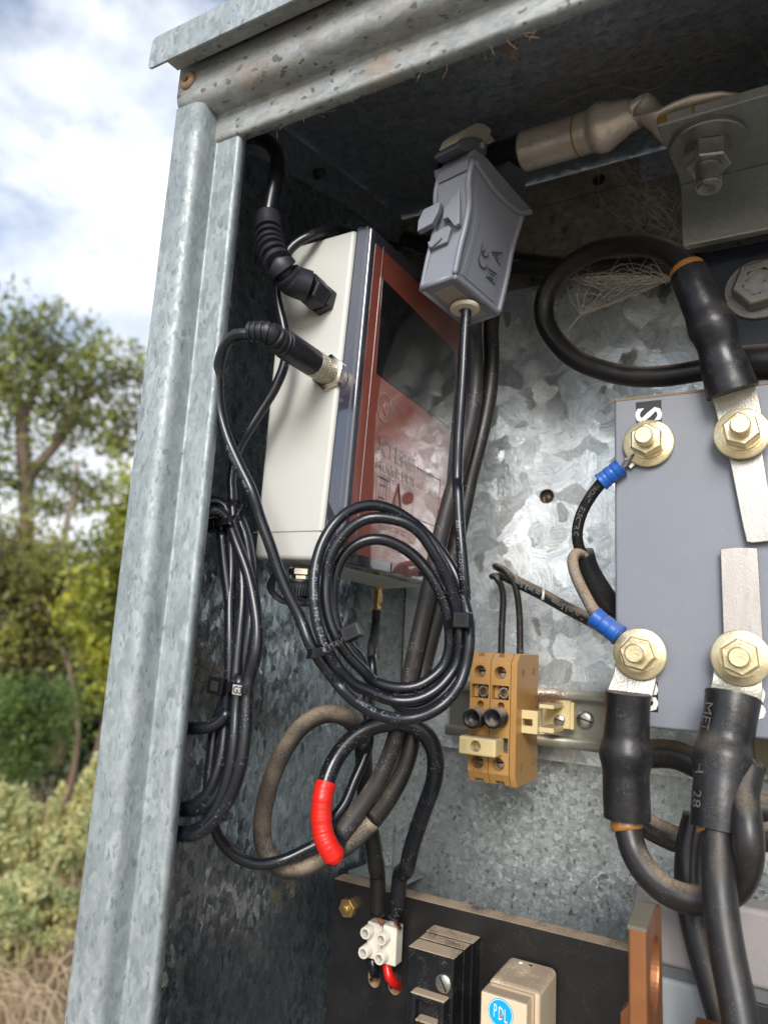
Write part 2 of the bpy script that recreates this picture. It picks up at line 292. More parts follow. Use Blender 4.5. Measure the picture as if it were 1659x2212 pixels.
def box(bm, a, b):
    vs = [bm.verts.new((x, y, z)) for x in (a[0], b[0]) for y in (a[1], b[1]) for z in (a[2], b[2])]
    for f in ((0, 1, 3, 2), (4, 6, 7, 5), (0, 4, 5, 1), (2, 3, 7, 6), (0, 2, 6, 4), (1, 5, 7, 3)): bm.faces.new([vs[i] for i in f])
    return bm
def BX(a, b, bev=0, seg=2):
    bm = box(bmesh.new(), a, b)
    if bev:
        bmesh.ops.recalc_face_normals(bm, faces=bm.faces); bmesh.ops.bevel(bm, geom=bm.edges[:], offset=bev, segments=seg, affect='EDGES', profile=.5)
    return bm
def prism(pts, vec, bm=None):
    bm = bm or bmesh.new(); vec = V(vec)
    a = [bm.verts.new(p) for p in pts]; b = [bm.verts.new(V(p) + vec) for p in pts]; n = len(a)
    bm.faces.new(a); bm.faces.new(b[::-1])
    for i in range(n): bm.faces.new([a[i], b[i], b[(i + 1) % n], a[(i + 1) % n]])
    return bm
def hexa(F, B, bm=None):
    bm = bm or bmesh.new(); a = [bm.verts.new(p) for p in F]; b = [bm.verts.new(p) for p in B]
    bm.faces.new(a); bm.faces.new(b[::-1])
    for i in range(4): bm.faces.new([a[i], b[i], b[(i + 1) % 4], a[(i + 1) % 4]])
    return bm
def frame(d, ref=V((0, 0, 1))):
    d = V(d).normalized(); x = ref.cross(d)
    if x.length < 1e-4: x = V((1, 0, 0)).cross(d)
    x.normalize(); return x, d.cross(x).normalized(), d
def lathe(p0, d, prof, seg=28, bm=None, sides=None, rot=0.0, cap=True):
    """prof = [(distance along d, radius)]"""
    bm = bm or bmesh.new(); x, y, d = frame(d); n = sides or seg; rings = []
    for s, r in prof:
        rings.append([bm.verts.new(V(p0) + d * s + (x * math.cos(rot + 2 * math.pi * k / n) + y * math.sin(rot + 2 * math.pi * k / n)) * max(r, 1e-5)) for k in range(n)])
    for a, b in zip(rings, rings[1:]):
        for k in range(n): bm.faces.new([a[k], a[(k + 1) % n], b[(k + 1) % n], b[k]])
    if cap: bm.faces.new(rings[0][::-1]); bm.faces.new(rings[-1])
    return bm
def cr(pts, step=0.0025, closed=False):
    P = [V(p) for p in pts]; out = []; Q = [P[0] * 2 - P[1]] + P + [P[-1] * 2 - P[-2]]
    for i in range(1, len(Q) - 2):
        a, b, c, d = Q[i - 1:i + 3]; n = max(2, int((c - b).length / step))
        ta = max((b - a).length, 1e-6) ** .5; tb = max((c - b).length, 1e-6) ** .5; td = max((d - c).length, 1e-6) ** .5
        t0 = 0; t1 = ta; t2 = t1 + tb; t3 = t2 + td
        for k in range(n):
            t = t1 + (t2 - t1) * k / n
            A1 = a * ((t1 - t) / (t1 - t0)) + b * ((t - t0) / (t1 - t0)); A2 = b * ((t2 - t) / (t2 - t1)) + c * ((t - t1) / (t2 - t1)); A3 = c * ((t3 - t) / (t3 - t2)) + d * ((t - t2) / (t3 - t2))
            B1 = A1 * ((t2 - t) / (t2 - t0)) + A2 * ((t - t0) / (t2 - t0)); B2 = A2 * ((t3 - t) / (t3 - t1)) + A3 * ((t - t1) / (t3 - t1))
            out.append(B1 * ((t2 - t) / (t2 - t1)) + B2 * ((t - t1) / (t2 - t1)))
    out.append(P[-1]); return out
def tube(path, r, seg=16, bm=None, flat=1.0, caps=True):
    bm = bm or bmesh.new(); n = len(path); rings = []
    T = [(path[min(i + 1, n - 1)] - path[max(i - 1, 0)]).normalized() for i in range(n)]
    x, y, _ = frame(T[0])
    for i, p in enumerate(path):
        if i:
            q = T[i - 1].rotation_difference(T[i]); x = (q @ x).normalized()
        x = (x - T[i] * x.dot(T[i])).normalized(); y = T[i].cross(x)
        rr = r[i] if isinstance(r, (list, tuple)) else (r(i / (n - 1)) if callable(r) else r)
        if n > 80: rr *= 1 + .035 * mnoise.noise(p * 70)
        rings.append([bm.verts.new(p + x * math.cos(2 * math.pi * k / seg) * rr + y * math.sin(2 * math.pi * k / seg) * rr * flat) for k in range(seg)])
    for a, b in zip(rings, rings[1:]):
        for k in range(seg): bm.faces.new([a[k], a[(k + 1) % seg], b[(k + 1) % seg], b[k]])
    if caps: bm.faces.new(rings[0][::-1]); bm.faces.new(rings[-1])
    return bm
def cut(o, cutters):
    """cut real holes: cutters = list of bmesh, applied once and thrown away"""
    me = bpy.data.meshes.new('tmp'); bm = bmesh.new()
    for c in cutters:
        bmesh.ops.recalc_face_normals(c, faces=c.faces); t = bpy.data.meshes.new('t'); c.to_mesh(t); bm.from_mesh(t); c.free(); bpy.data.meshes.remove(t)
    bm.to_mesh(me); bm.free(); k = bpy.data.objects.new('tmp', me); C.objects.link(k)
    if o.parent: k.matrix_world = Matrix.Identity(4)
    par, inv = o.parent, o.matrix_parent_inverse.copy(); o.parent = None
    md = o.modifiers.new('cut', 'BOOLEAN'); md.operation = 'DIFFERENCE'; md.solver = 'EXACT'; md.object = k
    others = [q for q in o.modifiers if q.name != md.name]; vis = [q.show_viewport for q in others]
    for q in others: q.show_viewport = False
    bpy.context.view_layer.update(); dg = bpy.context.evaluated_depsgraph_get()
    new = bpy.data.meshes.new_from_object(o.evaluated_get(dg)); o.modifiers.remove(md)
    for q, s in zip(others, vis): q.show_viewport = s
    old = o.data; nm = old.name; o.data = new; bpy.data.meshes.remove(old); new.name = nm
    bpy.data.objects.remove(k); bpy.data.meshes.remove(me); o.parent = par; o.matrix_parent_inverse = inv
    for p in new.polygons: p.use_smooth = False
def textmesh(s, size, ext=0.0, bold=False):
    cu = bpy.data.curves.new('t', 'FONT'); cu.body = s; cu.size = size; cu.extrude = ext; cu.resolution_u = 2
    if bold: cu.offset = size * 0.02
    o = bpy.data.objects.new('t', cu); C.objects.link(o); bpy.context.view_layer.update()
    me = bpy.data.meshes.new_from_object(o.evaluated_get(bpy.context.evaluated_depsgraph_get()))
    bpy.data.objects.remove(o); bpy.data.curves.remove(cu); return me
def flat_text(name, s, org, xd, yd, size, m, parent, lift=0.0001, bold=False, ext=0.0, sx=1.0, center=False):
    me = textmesh(s, size, ext, bold); xd = V(xd).normalized(); yd = V(yd); yd = (yd - xd * yd.dot(xd)).normalized(); n = xd.cross(yd)
    if center and len(me.vertices):
        xs = [v.co.x for v in me.vertices]; ys = [v.co.y for v in me.vertices]; cx, cy = (min(xs) + max(xs)) / 2, (min(ys) + max(ys)) / 2
    else: cx = cy = 0
    for v in me.vertices: v.co = V(org) + xd * ((v.co.x - cx) * sx) + yd * (v.co.y - cy) + n * (lift + v.co.z)
    return obj(name, me, m, parent)
def tube_text(name, s, path, r, start, size, m, parent, off=0.0, rev=False, face=None):
    """print that follows a cable's own curve on the side that faces out of the cabinet"""
    me = textmesh(s, size); P = path[::-1] if rev else path
    cum = [0]
    for a, b in zip(P, P[1:]): cum.append(cum[-1] + (b - a).length)
    if not isinstance(start, float):
        w0 = max(v.co.x for v in me.vertices); start = cum[min(range(len(P)), key=lambda i: (P[i] - start).length)]
    for v in me.vertices:
        st = start + v.co.x; i = 0
        lo, hi = 0, len(cum) - 1
        while hi - lo > 1:
            md = (lo + hi) // 2
            if cum[md] <= st: lo = md
            else: hi = md
        t = (st - cum[lo]) / max(1e-9, cum[hi] - cum[lo]); c = P[lo].lerp(P[hi], t); T = (P[hi] - P[lo]).normalized()
        n = (V(face) if face else -c); n = (n - T * n.dot(T)).normalized(); b = n.cross(T)
        a = off + (v.co.y - size * 0.35) / r
        v.co = c + (n * math.cos(a) + b * math.sin(a)) * (r * 1.012)
    return obj(name, me, m, parent)
def cable(name, label, cat, pts, r, m, parent=None, group=None, step=0.0025, seg=18, flat=1.0):
    path = cr(pts, step); o = obj(name, tube(path, r, seg, flat=flat), m, parent, smooth=True)
    if parent is None: tag(o, label, cat, group)
    return o, path
def hexnut(p, d, r, h, bm=None, rot=0.0):
    return lathe(p, d, [(0, r), (h * .85, r), (h, r * .93)], sides=6, bm=bm, rot=rot)
def arc_poly(pts, rad, n=5):
    out = []
    for i, p in enumerate(pts):
        if i in (0, len(pts) - 1) or not rad[i]: out.append(p); continue
        a, b, c = V((*pts[i - 1], 0)), V((*p, 0)), V((*pts[i + 1], 0)); u, v = (a - b).normalized(), (c - b).normalized(); k = rad[i]
        for j in range(n + 1):
            t = j / n; q = (b + u * k) * (1 - t) ** 2 + b * 2 * t * (1 - t) + (b + v * k) * t ** 2; out.append((q.x, q.y))
    return out
def fold(prof, fn, a, b, thick, flip=False, n=1):
    """sheet metal: profile swept from a to b; fn(profile point, s) -> 3D"""
    bm = bmesh.new(); rows = []
    for p in prof: rows.append([bm.verts.new(fn(p, a + (b - a) * k / n)) for k in range(n + 1)])
    for r0, r1 in zip(rows, rows[1:]):
        for k in range(n): bm.faces.new([r0[k], r0[k + 1], r1[k + 1], r1[k]] if not flip else [r0[k], r1[k], r1[k + 1], r0[k + 1]])
    return bm
def solid(o, t, off=-1):
    s = o.modifiers.new('thickness', 'SOLIDIFY'); s.thickness = t; s.offset = off; return o

# ================================================================== THE CABINET
YF, YL, YB, XW = 0.2266, 0.24, 0.468, -0.2605
def roofz(y): return 0.2963 + 0.2034 * (y - 0.214)
cab = thing('equipment_cabinet', 'open galvanised steel cabinet that holds all the electrical gear', 'cabinet', (XW, YL, -0.75))
prof = arc_poly([(-0.2625, YB + .002), (-0.2625, YF), (-0.2464, YF), (-0.2464, YL), (-0.231, YL), (-0.231, YL + .004)], [0, .0012, .0055, .003, .0008, 0], 6)
def postfn(mir):
    def fn(p, s):
        # pressed sheet is never dead flat
        k = 0.0003 * (mnoise.noise(V((p[0] * 60, p[1] * 40, s * 9))))
        return V((p[0] + k, p[1] + k, s)) if not mir else V((0.32 - p[0] + k, p[1] + k, s))
    return fn
post = solid(obj('door_post', fold(prof, postfn(False), -0.75, 0.2664, .0012, n=60), G_OUT, cab, smooth=True), .0014, 1)
tag(post, 'galvanised folded door post with a stepped recess')
solid(obj('door_post', fold(prof, postfn(True), -0.75, 0.2664, .0012, n=30), G_OUT, cab, smooth=True), .0014, -1)
hp = arc_poly([(YF - .0006, 0.296), (YF - .0006, 0.2667), (YL - .0015, 0.2667), (YL - .0015, 0.2515), (YL + .003, 0.2515)], [0, .0075, .003, .0008, 0], 7)
head = solid(obj('header_beam', fold(hp, lambda p, s: V((s, p[0] + .0004 * mnoise.noise(V((s * 30, p[1] * 50, 3))), p[1] + .0003 * mnoise.noise(V((s * 25, p[0] * 50, 9))))), -0.2625, 0.5825, .0014, n=90), G_HEAD, cab, smooth=True), .0014, -1)
rv = at(*px('d7', 262, 548), YF - .0019)
obj('rivet', lathe(rv, (0, -1, 0), [(0, .0052), (.0008, .0050), (.0018, .0040), (.0022, .0028), (.0018, .0020), (.0002, .0016)], 24), mat('rusty_rivet', (0.30, 0.20, 0.13), 0.6, 0.3, var=0.3, vs=300, bump=.3), head, smooth=True)
obj('rivet_hole', lathe(rv + V((0, -.0004, 0)), (0, -1, 0), [(0, .0017), (.0002, .0017)], 16), HOLE, head)
roof = obj('roof', prism([(-.272, .214, roofz(.214)), (.60, .214, roofz(.214)), (.60, .50, roofz(.50)), (-.272, .50, roofz(.50))], (0, 0, .0012)), G_TOP, cab)
lipb = bmesh.new()
lp = [(-.270, .3022), (-.272, .3005), (-.2728, .2868), (-.2722, .2847), (-.2705, .2840), (.60, .2840), (.60, .3022)]
prism([V((a, .2125, b)) for a, b in lp], (0, .0014, 0), lipb)
lip = obj('roof_lip', lipb, G_OUT, roof, bevel=.0004)
obj('roof_lip_return', prism([V((-.262, .2143, .2862)), V((.60, .2143, .2862)), V((.60, .2225, .2872)), V((-.262, .2225, .2872))], (0, 0, .0010)), G_HEAD, roof)
obj('side_wall', prism([V((XW, YF + .004, -.75)), V((XW, YB, -.75)), V((XW, YB, roofz(YB) - .0005)), V((XW, YF + .004, roofz(YF) - .0005))], (-.0012, 0, 0)), G_IN, cab)
obj('side_wall', prism([V((.5825, YF + .004, -.75)), V((.5825, YB, -.75)), V((.5825, YB, roofz(YB) - .0005)), V((.5825, YF + .004, roofz(YF) - .0005))], (.0012, 0, 0)), G_IN, cab)
obj('back_wall', BX((XW - .001, YB, -.75), (.5825, YB + .0014, roofz(YB) - .0008)), G_BACK, cab)
obj('floor_panel', BX((XW, YF + .004, -.752), (.5825, YB, -.75)), G_IN, cab)
# folded flange along the top of the side wall, sloping with the roof
q1, q2, q3 = atX(*px('c1', 430, 380), XW + .0018), atX(*px('c1', 1170, 862), XW + .0018), atX(*px('c1', 1450, 1110), XW + .0018)
fl = obj('top_flange', prism([V((XW + .0002, .2445, roofz(.2445) - .034)), V((XW + .0002, q2.y, q2.z)), V((XW + .0002, YB - .002, q3.z + .0015)), V((XW + .0002, YB - .002, roofz(YB) - .001)), V((XW + .0002, .2445, roofz(.2445) - .001))], (.0016, 0, 0)), G_TOP, cab)
p = atX(*px('c1', 800, 540), XW + .0018)
obj('rivet', lathe(p, (1, 0, 0), [(0, .0034), (.006, .0030), (.007, .002), (.007, .0012), (.003, .001)], 18), mat('green_rivet', (.05, .09, .08), .5, .5), fl, smooth=True)
# back wall top flange with its hole, a joint plate and dirt band
zt, zb = at(*px('d4', 150, 800), YB).z, at(*px('d4', 110, 960), YB).z
bf = obj('rear_flange', BX((XW + .002, YB - .0026, zb), (at(*px('d4', 822, 700), YB).x, YB - .0004, zt)), G_DIRT, cab)
hc = at(*px('d4', 562, 772), YB)
cut(bf, [lathe(hc + V((0, -.01, 0)), (0, 1, 0), [(0, .0046), (.012, .0046)], 20)])
obj('rear_band', BX((XW + .002, YB - .0016, at(*px('d5', 500, 392), YB).z - .012), (.58, YB - .0003, zb - .0005)), G_DIRT, cab)
obj('hole_shade', lathe(hc + V((0, -.0002, 0)), (0, -1, 0), [(0, .0048), (.0004, .0048)], 20), HOLE, bf)  # near-black disc closing the hole, its inner shade given as colour
x0, x1 = at(823, 1420, YB).x, at(872, 1420, YB).x
obj('corner_flange', BX((x0, YB - .0035, -.75), (x1, YB - .0004, at(900, 640, YB).z)), G_BACK, cab)

# ------------------------------------------------------------------ big spangled mounting plate
YP = 0.458
pl0 = at(872, 1400, YP); ptop = at(1217, 606, YP).z; pbot = at(1302, 1657, YP).z
plate = obj('mounting_plate', BX((pl0.x, YP, pbot), (.29, YP + .0016, ptop)), G_PLATE)
h1 = at(1181, 1072, YP)
cut(plate, [lathe(h1 + V((0, -.005, 0)), (0, 1, 0), [(0, .0050), (.01, .0050)], 28)])
tag(plate, 'large sheet of bright spangled galvanised steel with one drilled hole, behind all the wiring', 'mounting plate')
obj('hole_sleeve', lathe(h1 + V((0, .001, 0)), (0, 1, 0), [(0, .0049), (.006, .0049), (.0061, .0022), (.002, .0020), (.002, .0001)], 24, cap=False), mat('sleeve_brown', (.16, .12, .09), .5, .5), plate, smooth=True)
for i, (x, z) in enumerate(((-.19, ptop - .02), (.2, ptop - .02), (.2, pbot + .02), (-.17, pbot + .012))):
    obj('spacer', lathe(V((x, YP + .0016, z)), (0, 1, 0), [(0, .005), (YB - YP - .002, .005)], 14), STEELD, plate)

# ------------------------------------------------------------------ the telemetry box
FY, BY = .29, .405
e = {k: at(u, v_, FY) for k, (u, v_) in dict(fbl=(547, 1207), fbs=(690, 1211), fbr=(738, 1217), ftl=(612, 538), fts=(769, 493), ftr=(806, 488)).items()}
bbl, bbr, btr = at(829, 1274, BY), at(944, 1266, BY), at(1000, 672, BY); btl = V((bbl.x - .004, BY, btr.z)); k_ = .80
fn0 = (bbr - e['fbr']).cross(e['ftr'] - e['fbr']).normalized(); btr = onp(1000, 672, e['fbr'], fn0); btl = V((bbl.x - .004, BY, btr.z))
bbs = bbl.lerp(bbr, k_); bts = btl.lerp(btr, k_)
tb = thing('telemetry_box', 'white plastic box with a smoked lid over a red label, screwed to the left wall', 'enclosure', e['fbl'])
body = obj('body', hexa([e['fbl'], e['fbs'], e['fts'], e['ftl']], [bbl, bbs, bts, btl]), WHT, tb, bevel=.0028, seg=4)
lg = .0006
lid = obj('lid', hexa([e['fbs'] + V((lg, -.0006, -.0006)), e['fbr'], e['ftr'], e['fts'] + V((lg, -.0006, .0006))], [bbs + V((lg, .0006, -.0006)), bbr, btr, bts + V((lg, .0006, .0006))]), LID, tb, bevel=.0016, seg=3)
obj('lid_seam', hexa([e['fbs'].lerp(e['fbr'], .66) + V((0, -.0003, 0)), e['fbs'].lerp(e['fbr'], .76) + V((0, -.0003, 0)), e['fts'].lerp(e['ftr'], .76) + V((0, -.0003, 0)), e['fts'].lerp(e['ftr'], .66) + V((0, -.0003, 0))],
    [e['fbs'].lerp(e['fbr'], .66) + V((0, .001, 0)), e['fbs'].lerp(e['fbr'], .76) + V((0, .001, 0)), e['fts'].lerp(e['ftr'], .76) + V((0, .001, 0)), e['fts'].lerp(e['ftr'], .66) + V((0, .001, 0))]), mat('lid_step', (.10, .10, .12), .3, coat=.5), lid)
# mounting foot seam near the base of the white end
def onfront(c, x, y): return at(*px(c, x, y), FY)
g1, g2 = onfront('c3', 742, 426), onfront('c3', 1395, 408)
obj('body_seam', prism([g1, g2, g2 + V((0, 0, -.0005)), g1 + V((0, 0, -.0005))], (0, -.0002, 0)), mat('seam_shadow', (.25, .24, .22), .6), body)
g3 = onfront('c3', 1345, 560)
obj('body_ridge', prism([g2 + V((0, 0, -.0006)), g2 + V((-.0006, 0, -.0006)), V((g3.x - .0006, FY, e['fbs'].z + .004)), V((g3.x, FY, e['fbs'].z + .004))], (0, -.0005, 0)), WHT, body)
fn_ = (bbr - e['fbr']).cross(e['ftr'] - e['fbr']).normalized()
if fn_.x < 0: fn_ = -fn_
P0 = e['fbr'] + fn_ * .0001
def F(s, t): return e['fbr'].lerp(bbr, s).lerp(e['ftr'].lerp(btr, s), t)
def fprism(pts, lift, m, name, parent): return obj(name, prism([p + fn_ * lift for p in pts], fn_ * .00012), m, parent)
lab = fprism([F(.035, .035), F(.99, .035), F(.99, .955), F(.035, .955)], .00005, LRED, 'label', lid)
def fp(c, x, y): return onp(*px(c, x, y), P0, fn_)
w1, w2, w4 = fp('', 827, 602), fp('', 991, 741), fp('', 812, 806)
wx = F(.985, .5); hd = (bbr - e['fbr']).normalized()
w2b = w1 + hd * ((wx - w1).dot(hd)); w3 = w4 + hd * ((wx - w4).dot(hd))
fprism([w4, w3, w2b, w1], .0002, LBLK, 'window', lab)
obj('clear_rim', tube(cr([F(.10, .03) + fn_ * .0002, F(.10, .5) + fn_ * .0002, F(.10, .965) + fn_ * .0002], .02), .0003, 6), mat('rim_line', (.22, .16, .17), .25, coat=.6), lid, smooth=True)
up = (e['ftr'] - e['fbr']).normalized()
def lt(s, c, x, y, size, m=LTXT, b=False, sx=.9, name='print'): return flat_text(name, s, fp(c, x, y), hd, up, size, m, lab, .0003, b, sx=sx)
lt('XTERS', 'd6', 182, 1330, .0125, b=True, sx=1.3); lt('Model: POI', 'd6', 178, 1468, .0078, b=True, sx=1.3)
lt('AS/NZS 60950.1:2013', 'd6', 172, 1540, .0045, sx=1.25); lt('CLASS 3', 'd6', 168, 1600, .0045, sx=1.2)
lt('CMI', 'd6', 318, 985, .0105, LTXG); lt('Chart Monitor Link', 'd6', 385, 1405, .0066, LTXG, True, 1.4)
lt('Serial number  MKR 0041', 'd6', 520, 1625, .0036, LTXG)
lt('Supply 12 - 24V DC', 'd6', 200, 1990, .0045); lt('100mA max', 'd6', 135, 2035, .0045)
def ring3(c0, r1, r2, ax, ay, m, name, n=32, nrm=None, lift=.0003, parent=None):
    bm = bmesh.new(); nn = nrm or fn_
    a = [bm.verts.new(c0 + nn * lift + ax * math.cos(2 * math.pi * i / n) * r1 + ay * math.sin(2 * math.pi * i / n) * r1) for i in range(n)]
    b = [bm.verts.new(c0 + nn * lift + ax * math.cos(2 * math.pi * i / n) * r2 + ay * math.sin(2 * math.pi * i / n) * r2) for i in range(n)]
    for i in range(n): bm.faces.new([a[i], a[(i + 1) % n], b[(i + 1) % n], b[i]])
    return obj(name, bm, m, parent)
c0 = fp('d6', 256, 940); ring3(c0, .0085, .0070, hd, up, LTXG, 'emblem', parent=lab)
obj('emblem', tube(cr([c0 + fn_ * .0003 + hd * .0020 + up * .003, c0 + fn_ * .0003 - hd * .0012 - up * .0004, c0 + fn_ * .0003 + hd * .0020 - up * .0035], .002), .0007, 6), LTXG, lab)
def outline(pts, m, name, parent, r=.0003, closed=True):
    bm = bmesh.new(); q = pts + ([pts[0]] if closed else [])
    for a, b in zip(q, q[1:]):
        d = (b - a).normalized(); tube([a - d * r, b + d * r], r, 6, bm)
    return obj(name, bm, m, parent)
def sq(c, x, y, w_, h_, r=.0004, m=LTXT):
    o = fp(c, x, y) + fn_ * .0001; outline([o, o + hd * w_, o + hd * w_ + up * h_, o + up * h_], m, 'symbol', lab, r)
sq('d6', 186, 1748, .0115, .0125, .00055); sq('d6', 202, 1722, .0062, .0068, .0004)
o_ = fp('d6', 322, 1815) + fn_ * .0001; outline([o_, o_ + hd * .0105, o_ + hd * .0052 + up * .0135], LTXT, 'symbol', lab, .0008)
ring3(fp('d6', 372, 1790), .0026, .0017, hd, up, LTXT, 'symbol', parent=lab)
sq('d6', 500, 1900, .036, .030, .00035, LTXG)
for dz in (0, .012): fprism([fp('d6', 330, 2195) + up * -dz, fp('d6', 330, 2195) + up * -dz + hd * .034, fp('d6', 330, 2195) + up * (-dz + .006) + hd * .034, fp('d6', 330, 2195) + up * (-dz + .006)], .0002, mat('label_bar', (.14, .035, .04), .5, coat=1.0, crough=.02), 'print_bar', lab)
# lid screw at its lower corner
sc_ = F(.05, .02) + up * .004
obj('lid_screw', lathe(F(.075, .045), fn_, [(0, .0036), (.0008, .0036), (.001, .003), (.001, .0018), (.0002, .0016)], 22), RUB, lid, smooth=True)
# socket nut, gland base
pj = at(713, 807, FY)
obj('socket_nut', hexnut(pj, (0, -1, 0), .0100, .0028, rot=.35), NICK, tb, bevel=.0004)
pg = at(700, 650, FY)
gl = obj('cable_gland', lathe(pg, (0, -1, 0), [(0, .0088), (.0045, .0088), (.0052, .0080)], sides=6, rot=.3), RUB, tb, bevel=.0005)
obj('gland_nut', lathe(pg + V((0, -.0055, 0)), (0, -1, .06), [(0, .0086), (.009, .0084), (.0105, .0072)], sides=6, rot=.1), RUB, gl, bevel=.0006)
# bend protector: a coil of rings round the cable
sp = cr([pg + V((0, -.015, .001)), A('c1', 600, 1425, .268), A('c1', 520, 1330, .262), A('c1', 462, 1235, .262), A('c1', 422, 1130, .264), A('c1', 408, 1030, .266), A('c1', 402, 900, .268)], .0006)
n_ = len(sp)
def sr(i):
    t = i / (n_ - 1)
    base = .0080 - .0010 * t
    if t > .86: return .0071
    if t < .16: return .0082
    ph = (t - .16) / .70 * 7.5
    return base - (.0 if (ph % 1) < .58 else .0030) * 1.0
obj('spiral_sleeve', tube(sp, [sr(i) for i in range(n_)], 26), mat('black_rubber_ribs', (.017, .018, .024), .42, var=.2), gl, smooth='auto', bevel=0)
# antenna socket under the box, capped port
ub = V((0, 0, -1))
def under(u, v_): return atZ(u, v_, e['fbl'].z - .0035)
pa = under(*px('c4', 590, 885)); sma = obj('antenna_socket', lathe(pa, ub, [(0, .0036), (.0012, .0036), (.0013, .0026), (.004, .0026)], 20), GOLD, tb, smooth='auto')
pp = under(*px('c3', 1150, 745))
pt_ = obj('service_port', lathe(pp, ub, [(-.0005, .0072), (.0030, .0072), (.0031, .0055), (.006, .0055)], sides=6), NICK, tb, bevel=.0003)
cap = lathe(pp + V((0, 0, -.0055)), ub, [(0, .0095), (.0015, .0098), (.0016, .0090), (.0085, .0090), (.009, .0072), (.0095, .0045), (.0125, .0045), (.0126, .006), (.0138, .006)], 36)
obj('port_cap', cap, RUB, pt_, smooth='auto')
bmr = bmesh.new()
for i in range(40):
    a = 2 * math.pi * i / 40; c = pp + V((math.cos(a) * .0091, math.sin(a) * .0091, -.0068)); lathe(c, ub, [(0, .0004), (.0068, .0004)], 6, bmr)
obj('cap_knurl', bmr, RUB, pt_, smooth=True)
st = cr([pp + V((-.002, -.003, -.0135)), A('c3', 1150, 1020, .292), A('c3', 1000, 1010, .29), A('c3', 900, 930, .29), A('c3', 895, 840, .30), A('c3', 960, 735, .31)], .002)
obj('cap_tether', tube(st, .0021, 10, flat=.5), RUB, pt_, smooth=True)

# ------------------------------------------------------------------ cables round the box
# supply cable entering the gland
o, pth = cable('supply_cable', 'thick shiny black cable arching down into the ribbed gland of the white box', 'cable',
    [sp[-25], sp[-1], A('c1', 425, 760, .268), A('c1', 458, 600, .268), A('c1', 480, 480, .269), A('c1', 462, 350, .271), A('c1', 385, 258, .273), A('c1', 280, 222, .275), A('c1', 150, 235, .277), A('c1', 20, 330, .280), A('c1', -60, 600, .285)], .0040, BLK, seg=22)
tube_text('printed_text', 'UTRE  H1', pth, .0040, A('c1', 200, 228, .276), .0042, PRINTG, o, off=-.7, rev=True)
# plug and sensor cable
ax = V((0, -1, 0))
def PJ(y): return pj + V((0, -y, 0))
coil = []
def Yc(u): return .272 + (u - 680) / 320 * .036
def c4p(x, y, d=0): u, v_ = px('c4', x, y); return at(u, v_, Yc(u) + d)
def c6p(x, y, d=0): u, v_ = px('c6', x, y); return at(u, v_, Yc(u) + d)
lead = [PJ(.040), PJ(.046) + V((-.0008, 0, .0006)), A('c2', 370, 290, .238), A('c2', 270, 290, .236), A('c2', 170, 390, .238), A('c2', 118, 560, .241), A('c2', 110, 740, .243), A('c2', 128, 930, .245), A('c2', 190, 1160, .247), A('c2', 290, 1390, .249), A('c2', 400, 1620, .251),
        A('c3', 790, 290, .254), A('c3', 875, 520, .257), A('c3', 950, 740, .260), A('c3', 1040, 960, .263), A('c3', 1140, 1160, .266), c4p(20, 1360, -.004), c4p(110, 1510, -.003), c4p(240, 1680, -.002),
        c6p(190, 110, -.006), c6p(330, 250, -.006), c6p(500, 355, -.005), c6p(700, 405, -.004), c6p(880, 385, -.004), c6p(1070, 285, -.003), c6p(1200, 130, -.003), c4p(1325, 1560, -.002), c4p(1358, 1350, -.002), c4p(1345, 1130, 0), c4p(1300, 950, .004)]
L1 = [c4p(1230, 760, .008), c4p(1120, 590, .009), c4p(980, 430, .008), c4p(850, 320, .006), c4p(700, 235, .004), c4p(540, 200, .002), c4p(380, 235, 0), c4p(250, 330, -.002), c4p(150, 470, -.003), c4p(85, 640, -.004), c4p(55, 820, -.005), c4p(60, 1010, -.006), c4p(85, 1200, -.006), c4p(150, 1390, -.006), c4p(250, 1560, -.003), c4p(380, 1700, 0), c6p(450, 170, .002), c6p(640, 245, .003), c6p(840, 245, .002), c6p(1010, 165, .002), c6p(1130, 40, .003), c4p(1260, 1520, .003), c4p(1280, 1330, .002), c4p(1262, 1130, .002), c4p(1215, 940, 0)]
L2 = [c4p(1150, 760, -.002), c4p(1060, 600, -.004), c4p(960, 450, -.005), c4p(850, 360, -.006), c4p(690, 312, -.006), c4p(520, 310, -.006), c4p(390, 370, -.005), c4p(280, 480, -.004), c4p(190, 640, -.003), c4p(160, 820, -.002), c4p(158, 1010, -.002), c4p(190, 1180, -.002), c4p(260, 1340, -.002), c4p(360, 1480, 0), c4p(480, 1600, .002), c6p(480, 80, .005), c6p(660, 140, .006), c6p(850, 130, .006), c6p(990, 50, .006), c4p(1150, 1540, .006), c4p(1195, 1380, .005), c4p(1188, 1200, .004), c4p(1145, 1010, .003)]
L3 = [c4p(1040, 800, .002), c4p(920, 650, .002), c4p(780, 545, .001), c4p(620, 488, 0), c4p(480, 500, 0), c4p(350, 575, .001), c4p(265, 700, .002), c4p(222, 860, .003), c4p(215, 1040, .004), c4p(250, 1220, .005), c4p(330, 1360, .006), c4p(450, 1500, .008), c6p(420, 20, .009), c6p(560, 150, .010), c6p(720, 300, .008), c6p(880, 310, .006), c6p(1040, 220, .004), c6p(1160, 90, .004), c4p(1285, 1590, .004), c4p(1330, 1400, .005), c4p(1325, 1200, .006), c4p(1322, 1080, .005)]
tail = [c4p(1322, 930, .003), c4p(1300, 640, .002), c4p(1275, 330, .004), c4p(1262, 60, .006), A('d6', 895, 1600, .316), A('d6', 905, 1250, .317), A('d6', 925, 950, .317), A('d6', 945, 650, .317), A('d6', 958, 380, .317), A('d6', 972, 130, .3165), A('d6', 976, 60, .316)]
pth = cr(lead + L1 + L2 + L3 + tail, .0025)
